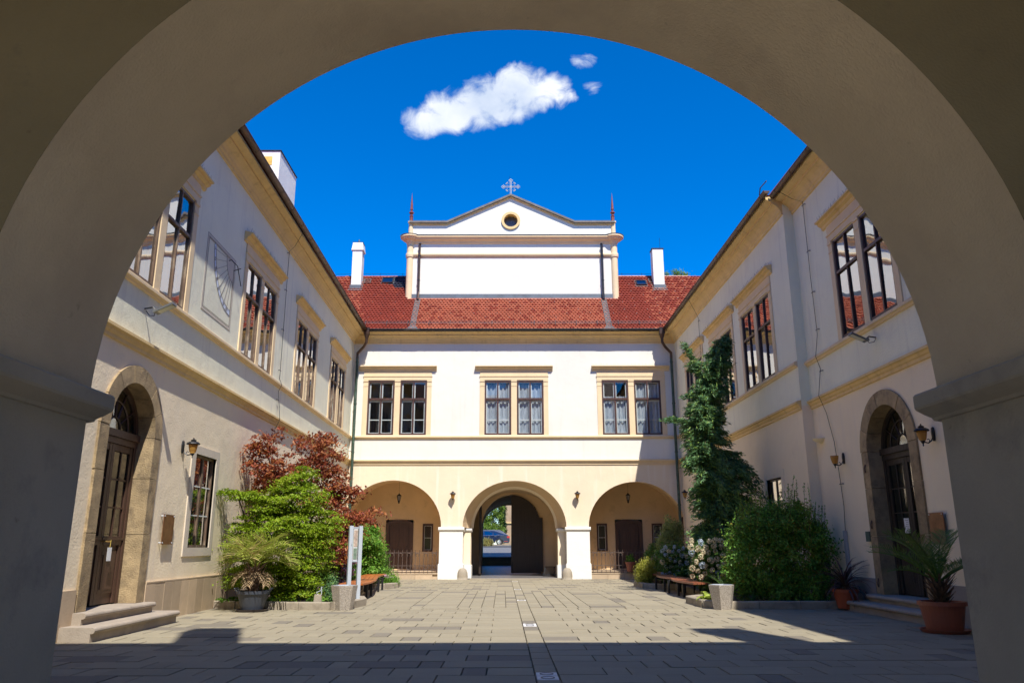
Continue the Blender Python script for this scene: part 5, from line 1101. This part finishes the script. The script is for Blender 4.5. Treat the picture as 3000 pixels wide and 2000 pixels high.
# railings in front of the niches
def railing(x0, x1, label):
    t = thing('iron_railing', label, 'railing', (0, 0, 0)); TT = lambda s, n, z: (s, 27.0 - n, z); m = MB()
    for z in (.86, .29, .44): m.box(TT, x0, x1, -.012, .012, z - .009, z + .009, ironr)
    m.build('rail', t); x = x0 + .07; i = 0
    while x < x1:
        m = MB(); m.tube([TT(x, 0, .20), TT(x, 0, .95)], [.011, .009], ironr, 5); m.build('baluster', t)
        if i % 2 == 0 and x + .14 < x1:
            c = x + .07; m = MB(); m.tube([TT(c + .055 * math.sin(a), .012, .79 + .055 * math.cos(a)) for a in np.linspace(-2.5, 2.5, 12)], .009, ironr, 4); m.build('horseshoe', t)
            m = MB(); m.tube([TT(c + .055 * math.sin(a), .012, .37 - .055 * math.cos(a)) for a in np.linspace(-2.5, 2.5, 12)], .009, ironr, 4); m.build('horseshoe', t)
        x += .143; i += 1
railing(-5.55, -2.43, 'rusty wrought iron railing across the left arcade niche'); railing(2.72, 5.88, 'wrought iron railing across the right arcade niche')

# ------------------------------------------------------------------ lamps
def wall_lamp(loc, rz, label, cap=True):
    t = thing('wall_lamp', label, 'wall lamp', loc, rz, 'amber wall lanterns of the courtyard')
    m = MB(); m.lathe([(.0, -.11), (.028, -.10), (.038, -.03), (.042, .03), (.03, .09), (.0, .105)], (0, -.012, 0), iron, 10, sy=.6); m.build('wall_plate', t)
    m = MB(); m.tube([(0, -.02, -.02), (0, -.05, -.10), (0, -.10, -.135), (0, -.15, -.125), (0, -.18, -.10)], .010, iron, 6); m.tube([(0, -.10, -.13), (0, -.075, -.10), (0, -.09, -.075), (0, -.115, -.085)], .006, iron, 5); m.lathe([(0, -.19), (.012, -.17), (.006, -.155), (.02, -.135), (.035, -.105), (.0, -.10)], (0, -.18, 0), iron, 10); m.build('bracket', t)
    m = MB(); m.lathe([(.035, -.105), (.052, -.08), (.070, .0), (.074, .045), (0, .046)], (0, -.18, 0), amber, 14); m.build('lantern_glass', t, smooth=True)
    if cap: m = MB(); m.lathe([(.072, .046), (.098, .035), (.108, .045), (.10, .062), (.07, .082), (.04, .088), (.04, .10), (.05, .105), (.025, .12), (.008, .128), (.012, .14), (0, .15)], (0, -.18, 0), iron, 16); m.build('lantern_cap', t)
    return t
wall_lamp(TL(12.73, .0, 2.67), PI / 2, 'wall lantern above the plaque near the left doorway')
wall_lamp(TN(14.51, .0, 2.66), -PI / 2, 'wall lantern missing its cap, left of the right doorway', False)
wall_lamp(TN(11.38, .0, 2.68), -PI / 2, 'dark capped wall lantern right of the right doorway')
wall_lamp(TR(25.9, .0, 2.72), -PI / 2, 'small wall lantern by the far right downpipe')
wall_lamp((-1.955, D, 2.75), 0, 'wall lantern on the pier left of the gate'); wall_lamp((2.30, D, 2.75), 0, 'wall lantern on the pier right of the gate')
for x, lb in ((-3.95, 'black hanging lantern in the left niche'), (4.20, 'black hanging lantern in the right niche')):
    t = thing('hanging_lantern', lb, 'lantern', (x, 28.0, 2.73), 0, 'black lanterns in the niches'); m = MB(); m.lathe([(0, .19), (.015, .15), (.03, .13), (.085, .08), (.085, .07)], (0, 0, 0), iron, 6); m.lathe([(.02, -.19), (.035, -.15), (.025, -.13), (.045, -.11), (.04, -.09)], (0, 0, 0), iron, 6)
    for k in range(6): a = k * PI / 3; m.tube([(.075 * math.cos(a), .075 * math.sin(a), .07), (.042 * math.cos(a), .042 * math.sin(a), -.09)], .007, iron, 4)
    m.tube([(0, 0, .17), (0, 0, .58)], .003, iron, 4); m.build('frame', t); m = MB(); m.lathe([(.06, .07), (.035, -.09)], (0, 0, 0), mat('pale_lantern_glass', (.45, .42, .36), .3, trans=.4), 6); m.build('lantern_glass', t)
def flood(loc, rz, label):
    t = thing('floodlight', label, 'floodlight', loc, rz, 'floodlights under the first floor sills'); m = MB(); m.tube([(0, 0, .02), (0, -.12, .04), (0, -.16, 0)], .012, iron, 6); m.tube([(.02, -.01, 0), (.05, -.06, -.07), (.03, -.14, -.08), (0, -.16, -.02)], .006, iron, 4); m.build('bracket', t)
    m = MB(); R0 = Matrix.Rotation(-.45, 3, 'X')
    def Q(a, n, z): v = R0 @ Vector((a, n, z)); return (v.x, v.y - .30, v.z + .02)
    m.box(Q, -.075, .075, -.15, .15, -.012, .018, mat('grey_lamp_body', (.16, .17, .18), .4, metal=.4)); m.build('housing', t); m = MB(); m.box(Q, -.06, .06, -.13, .10, -.016, -.0125, mat('lamp_lens', (.55, .56, .5), .2)); m.build('lens', t)
    m = MB(); m.cbox((0, -.15, -.04), (.05, .05, .05), mat('grey_lamp_body', (0, 0, 0))); m.build('sensor', t)
flood(TL(10.85, 0, 4.44), PI / 2, 'floodlight on the left wall below the sill band'); flood(TN(12.75, 0, 4.50), -PI / 2, 'floodlight on the right wall below the large window')
# lightning conductors
def conductor(T, pts, label, studs):
    t = thing('lightning_conductor', label, 'conductor wire'); m = MB(); m.tube([T(*p) for p in pts], .006, iron, 5); m.build('wire', t)
    for s, z in studs: m = MB(); m.tube([T(s - .05, .0, z), T(s - .05, .03, z), T(s + .06, .035, z)], .008, iron, 4); m.build('holder', t)
conductor(TL, [(17.6, .42, 8.5), (17.75, .2, 8.2), (17.87, .035, 8.1), (17.87, .035, 4.9), (17.86, .10, 4.75), (17.85, .035, 4.6), (17.83, .12, 3.92), (17.8, .035, 3.7), (17.8, .035, .7)], 'dark lightning wire down the left wall between two windows', [(17.87, z) for z in (8.05, 7.1, 6.1, 5.1, 4.4, 3.2, 2.2)])
conductor(TN, [(15.35, .42, 8.5), (15.2, .2, 8.25), (15.07, .035, 8.12), (15.07, .035, 6.5), (15.02, .04, 5.2), (15.07, .10, 4.75), (15.06, .035, 4.5), (15.07, .12, 3.95), (15.0, .035, 3.6), (14.78, .035, 3.0), (14.70, .035, 2.3), (14.66, .035, 1.8), (14.72, .035, 1.3), (14.75, .035, .3)], 'lightning wire down the right wall beside the capless lantern', [(15.08, 8.05), (15.07, 7.0), (15.05, 6.1), (15.03, 5.3), (15.06, 4.45), (14.69, 2.2)])
conductor(TR, [(22.84, .45, 8.5), (23.1, .2, 8.2), (23.31, .035, 8.0), (23.3, .035, 4.9)], 'short lightning wire on the far right wall', [(23.31, 7.9), (23.31, 7.2)])
m = MB(); m.box(lambda s, n, z: TN(s, n, z), 14.70, 14.80, .01, .05, .3, 1.35, mat('grey_conduit', (.35, .36, .38), .5)); o = m.build('cable_conduit'); o['label'] = 'grey conduit on the right wall above the purple cordyline'; o['category'] = 'conduit'
t = thing('wall_uplight', 'half-bowl plaster uplight on the corner of the right wall', 'wall light'); m = MB(); c0 = TN(15.45, .0, 3.12); m.lathe([(.0, -.07), (.12, -.03), (.17, .02), (.17, .03)], c0, lowside, 14, PI / 2, PI * 1.5); m.build('bowl', t); 
# plaques
def plaque(T, s0, s1, z0, z1, label):
    t = thing('wall_plaque', label, 'plaque'); m = MB(); m.box(T, s0, s1, .045, .055, z0, z1, rust); m.build('plate', t)
    for s, z in ((s0 + .025, z0 + .025), (s1 - .025, z0 + .025), (s0 + .025, z1 - .025), (s1 - .025, z1 - .025)): m = MB(); m.tube([T(s, 0, z), T(s, .065, z)], .010, steel, 6); m.build('spacer', t)
plaque(TL, 12.20, 12.60, 1.12, 1.57, 'rust coloured plaque between the left doorway and the window'); plaque(TN, 11.35, 11.74, 1.10, 1.55, 'bronze plaque behind the palm at the right doorway')
# notices and key tag
for i, (a, z0, dz, dw, lb) in enumerate([(dcr + .30, 1.28, .24, .16, 'white printed notice taped inside the right door glass'), (dcr - .18, 1.42, .09, .20, 'small white card in the right door glass')]):
    t = thing('paper_notice', lb, 'notice'); m = MB(); m.box(TN, a - dw, a, -.256, -.254, z0, z0 + dz, paper); m.build('sheet', t); m = MB()
    for k in range(int(dz / .03)): m.box(TN, a - dw + .02, a - .03 - .02 * (k % 3), -.2535, -.253, z0 + .02 + k * .03, z0 + .026 + k * .03, dkline)
    m.build('print', t)
t = thing('paper_tag', 'white paper tag on a yellow string on the left door handle', 'tag'); m = MB(); m.box(TL, 11.0, 11.12, -.17, -.168, .90, 1.08, paper); m.build('sheet', t); m = MB(); m.tube([TL(11.06, -.165, 1.18), TL(11.06, -.169, 1.08)], .004, mat('yellow_string', (.6, .45, .1)), 4); m.build('string', t)
m = MB(); m.box(lambda s, n, z: TN(s, n, z), dcr + dRr + .0, dcr + dRr + .14, -.0, .05, 1.15, 1.32, mat('green_box', (.10, .14, .11), .4)); o = m.build('doorbell_box'); o['label'] = 'small grey-green entry box on the left jamb of the right doorway'; o['category'] = 'entry box'
for z in (2.45, 1.5, .55): m = MB(); m.tube([TN(dcr + drr + .12, .035, z), TN(dcr + drr + .12, .06, z - .07), TN(dcr + drr + .13, .045, z - .14)], .014, ironr, 5); o = m.build('hinge_pin', Rw)
# ------------------------------------------------------------------ sundial
t = thing('sundial', 'painted sundial with roman numerals and gnomon on the left wall', 'sundial')
def QL(s, n, z): return TL(s, n, z)
m = MB(); s0, s1, z0, z1 = 12.88, 14.38, 5.10, 6.53
for q in ((s0, s1, z0, z0 + .055), (s0, s1, z1 - .055, z1), (s0, s0 + .055, z0 + .055, z1 - .055), (s1 - .055, s1, z0 + .055, z1 - .055)): m.box(QL, q[0], q[1], 0, .004, q[2], q[3], sund)
m.build('painted_border', t)
m = MB()
for e in (0, .057, .075):
    for q in ((s0 + e, s1 - e, z0 + e, z0 + e + .007), (s0 + e, s1 - e, z1 - e - .007, z1 - e), (s0 + e, s0 + e + .007, z0 + e, z1 - e), (s1 - e - .007, s1 - e, z0 + e, z1 - e)): m.box(QL, q[0], q[1], .0045, .0055, q[2], q[3], dkline)
gc = (14.30, 6.46)
def PS(r, a, n=.005): return QL(gc[0] - r * math.cos(a), n, gc[1] - r * math.sin(a))
for r in (.42, .98, 1.08): m.tube([PS(r, a) for a in np.linspace(0, PI / 2, 20)], .0028, dkline, 4, False)
hrs = ['V', 'VI', 'VII', 'VIII', 'IX', 'X', 'XI', 'XII', 'I']
for i, h in enumerate(hrs):
    a = .10 + (PI / 2 - .12) * i / 8
    m.tube([PS(.43, a), PS(.97, a)], .003, dkline, 3, False)
m.build('hour_lines', t)
m = MB(); k = 20
for r0, r1_, n, mt in ((.0, .415, .003, sund), (.985, 1.075, .003, blueb)):
    aa = np.linspace(0, PI / 2, k); vs = [PS(r0, a, n) for a in aa] + [PS(r1_, a, n) for a in aa]; m.add(vs, [(i, i + 1, k + i + 1, k + i) for i in range(k - 1)], mt)
m.build('dial_face', t)
for i, h in enumerate(hrs):
    a = .10 + (PI / 2 - .12) * i / 8; cu_ = bpy.data.curves.new('numeral', 'FONT'); cu_.body = h; cu_.size = .095; cu_.align_x = 'CENTER'; cu_.align_y = 'CENTER'; cu_.extrude = .0005; tmp = bpy.data.objects.new('tmp', cu_); C.objects.link(tmp)
    me = bpy.data.meshes.new_from_object(tmp.evaluated_get(bpy.context.evaluated_depsgraph_get())); bpy.data.objects.remove(tmp); me.materials.clear(); me.materials.append(dkline)
    cs, sn = gc[0] - 1.03 * math.cos(a), gc[1] - 1.03 * math.sin(a); rr = PI / 2 - a
    for v in me.vertices: x, y_ = v.co.x, v.co.y; X = x * math.cos(rr) - y_ * math.sin(rr); Y = x * math.sin(rr) + y_ * math.cos(rr); v.co = QL(cs + X, .006 + v.co.z, sn + Y)
    link('numeral', me, t)
m = MB(); m.tube([QL(14.0, 0, 6.40), QL(14.02, .05, 6.42), QL(14.25, .09, 6.38), QL(14.50, .10, 6.05)], .008, iron, 5); m.tube([QL(14.3, 0, 6.3), QL(14.28, .15, 6.34)], .008, iron, 5); m.build('gnomon', t)

# ------------------------------------------------------------------ car, tree, pier and tuft outside the gate
car = thing('parked_car', 'dark blue estate car parked across the street beyond the gate', 'car', (-1.72, 56.2, 1.09))
paint = mat('dark_blue_paint', (.012, .022, .055), .18, .02, coat=.8); tyre = mat('tyre', (.02, .02, .02), .8); alloy = mat('alloy', (.6, .6, .62), .3, .05, metal=.6); chrome = mat('chrome_trim', (.7, .7, .72), .2, metal=.8)
TCr = lambda a, n, z: (a, -n, z)
side = [(-1.66, .16), (-1.68, .34), (-1.62, .46), (-1.15, .58), (-.85, .62), (1.55, .66), (1.66, .60), (1.69, .42), (1.68, .26), (1.60, .15)]
def arcw(cx): return [(cx - .30 * math.cos(a), .17 + .28 * math.sin(a)) for a in np.linspace(0.02, PI - .02, 10)]
low = [(-1.60, .14)] + arcw(-1.05) + arcw(.97)[0:] + [(1.6, .15)]
m = MB(); poly = side[1:-1] + low[::-1]
m.prism(TCr, poly, -.64, .64, paint); m.build('body', car)
m = MB(); vs = []
roofp = [(-.95, .62), (-.45, .95), (-.2, 1.0), (.5, 1.02), (1.15, .97), (1.60, .66)]
vs = [(a, sy * (.62 if z < .7 else .50), z) for sy in (-1, 1) for a, z in roofp]; k = 6
m.add(vs, [(i, i + 1, k + i + 1, k + i) for i in range(k - 1)] + [tuple(range(k)), tuple(range(2 * k - 1, k - 1, -1))], paint); m.build('cabin', car)
for pts in ([(-.78, .68), (-.42, .92), (-.15, .95), (-.12, .67)], [(-.06, .67), (-.08, .95), (.46, .965), (.50, .68)], [(.58, .68), (.56, .965), (.98, .93), (1.28, .70)]):
    m = MB(); vs = [(a, -(.625 - (z - .62) * .36) - .004, z) for a, z in pts]; m.add(vs, [tuple(range(4))], carg); m.build('side_window', car)
m = MB(); m.tube([(-.85, -.625, .665), (.5, -.63, .67), (1.32, -.615, .69), (1.0, -.52, .95), (.5, -.505, .985), (-.2, -.51, .97)], .010, chrome, 4); m.build('window_trim', car)
m = MB(); m.tube([(-.3, -.45, 1.0), (-.25, -.45, 1.035), (1.0, -.45, 1.03), (1.05, -.45, .99)], .012, alloy, 4); m.build('roof_rail', car)
for cx in (-1.05, .97):
    for sy in (-1, 1):
        m = MB(); k = 24; c0 = (cx, sy * .58, .235); vs = []
        for rr, yy_ in ((.15, -.09), (.225, -.09), (.235, -.06), (.235, .06), (.225, .09), (.15, .09)): vs += [(cx + rr * math.cos(2 * PI * i / k), c0[1] + yy_, c0[2] + rr * math.sin(2 * PI * i / k)) for i in range(k)]
        m.add(vs, [(j * k + i, j * k + (i + 1) % k, (j + 1) * k + (i + 1) % k, (j + 1) * k + i) for j in range(5) for i in range(k)], tyre); wh = m.build('wheel', car)
        m = MB(); y0 = c0[1] + sy * .07
        for i in range(10): a = 2 * PI * i / 10; m.tube([(cx + .03 * math.cos(a), y0, c0[2] + .03 * math.sin(a)), (cx + .16 * math.cos(a + .06), y0, c0[2] + .16 * math.sin(a + .06))], .014, alloy, 4)
        m.tube([(cx + .165 * math.cos(a), y0, c0[2] + .165 * math.sin(a)) for a in np.linspace(0, 2 * PI, 20)], .013, alloy, 4); m.build('rim', wh)
m = MB(); m.box(TCr, 1.50, 1.695, .30, .645, .50, .62, mat('red_lamp', (.6, .02, .02), .2, coat=.6)); m.build('tail_light', car); m = MB(); m.box(TCr, 1.3, 1.55, .641, .648, .26, .29, mat('red_reflector', (.5, .05, .03), .3)); m.build('reflector', car)
m = MB(); m.box(TCr, -1.695, -1.55, .30, .645, .46, .56, alloy); m.build('headlight', car); m = MB(); m.box(TCr, .62, .78, .642, .655, .58, .60, chrome); m.build('door_handle', car)
t = thing('street_tree', 'sunlit bushy green tree behind the parked car', 'tree'); foliage('crown', t, [(-1.5, 64, 2.9, .9, .8, 1.0), (-2.4, 64, 2.6, .9, .8, 1.1), (-1.3, 64, 3.9, .8, .8, .6), (-3, 64.5, 3.6, 1.2, 1, 1.2), (-1.0, 64, 2.1, .55, .5, .6), (-2.2, 64, 4.9, 1.4, 1.2, 1.0)], 26000, .11, .07, lf_out, clump=420, csz=(.12, .12, .10), hollow=.5); branches(t, (-2, 64.4, 1.1), [(-1.5, 64, 3), (-2.4, 64, 4), (-3, 64, 3.4)], .12)
t = thing('columnar_conifer', 'narrow dark conifer between street tree and brown wall', 'conifer'); foliage('crown', t, [(-.58, 66, 2.2, .26, .3, .9), (-.62, 66, 3.6, .22, .3, 1.2)], 9000, .10, .05, leafm('dark_conifer', (.025, .06, .015), .4, trans=.15), clump=180, csz=(.07, .07, .1), hollow=.4)
bw = thing('brown_plaster_house', 'brown plastered wall of a house beyond the street tree', 'house'); m = MB(); m.box(ID, -.9, 14, 68, 76, 1.1, 9, mat('brown_render', (.42, .30, .19), .9, .15, 1)); m.build('wall', bw); m = MB(); m.box(ID, -.92, 14, 67.9, 68, 2.9, 3.0, ochre); m.build('string_course', bw)
m = MB(); m.add([(-1.2, 67.5, 9), (14.3, 67.5, 9), (14.3, 72, 12), (-1.2, 72, 12), (14.3, 76.5, 9), (-1.2, 76.5, 9)], [(0, 1, 2, 3), (3, 2, 4, 5)], tile_m); m.build('roof', bw)
t = thing('ornamental_grass', 'yellowish grass tuft at the kerb in front of the car', 'grass tuft'); foliage('blades', t, [(-1.62, 52.6, 1.22, .38, .3, .24)], 3500, .22, .02, leafm('dry_grass', (.36, .33, .10), .3, ((.36, .16, .06), .8, .5)), clump=60, csz=(.08, .08, .06), up_tips=1.0)
t = thing('roadside_hedge', 'low green hedge further along the street', 'hedge'); foliage('foliage', t, [(-6.5, 63, 1.9, 3, .8, .9), (-12, 63, 2.2, 3, .8, 1.2)], 9000, .16, .1, lf_out, clump=300, csz=(.2, .2, .15)); t['kind'] = 'stuff'
t = thing('pine_tree', 'pine crown showing above the ridge right of the right chimney', 'pine'); foliage('crown', t, [(11.0, 50, 18.6, .62, .6, .62), (11.6, 50, 18.9, .55, .5, .42), (12.2, 50, 18.4, .55, .5, .35), (11.5, 50, 17.6, 1.4, 1.2, 1.0), (11.5, 50, 16.2, 1.8, 1.4, 1.0)], 15000, .17, .035, lf_out, clump=240, csz=(.12, .12, .10), up_tips=.6, hollow=.5); branches(t, (11.6, 50, 1), [(11.6, 50, 17.8), (11.1, 50, 18.6), (12.2, 50, 18.2)], .3)
# ------------------------------------------------------------------ to metres
for me in bpy.data.meshes: me.transform(Matrix.Scale(S, 4))
for o in bpy.data.objects:
    if o.type in ('MESH', 'EMPTY'): o.location = o.location * S
bpy.context.view_layer.update()
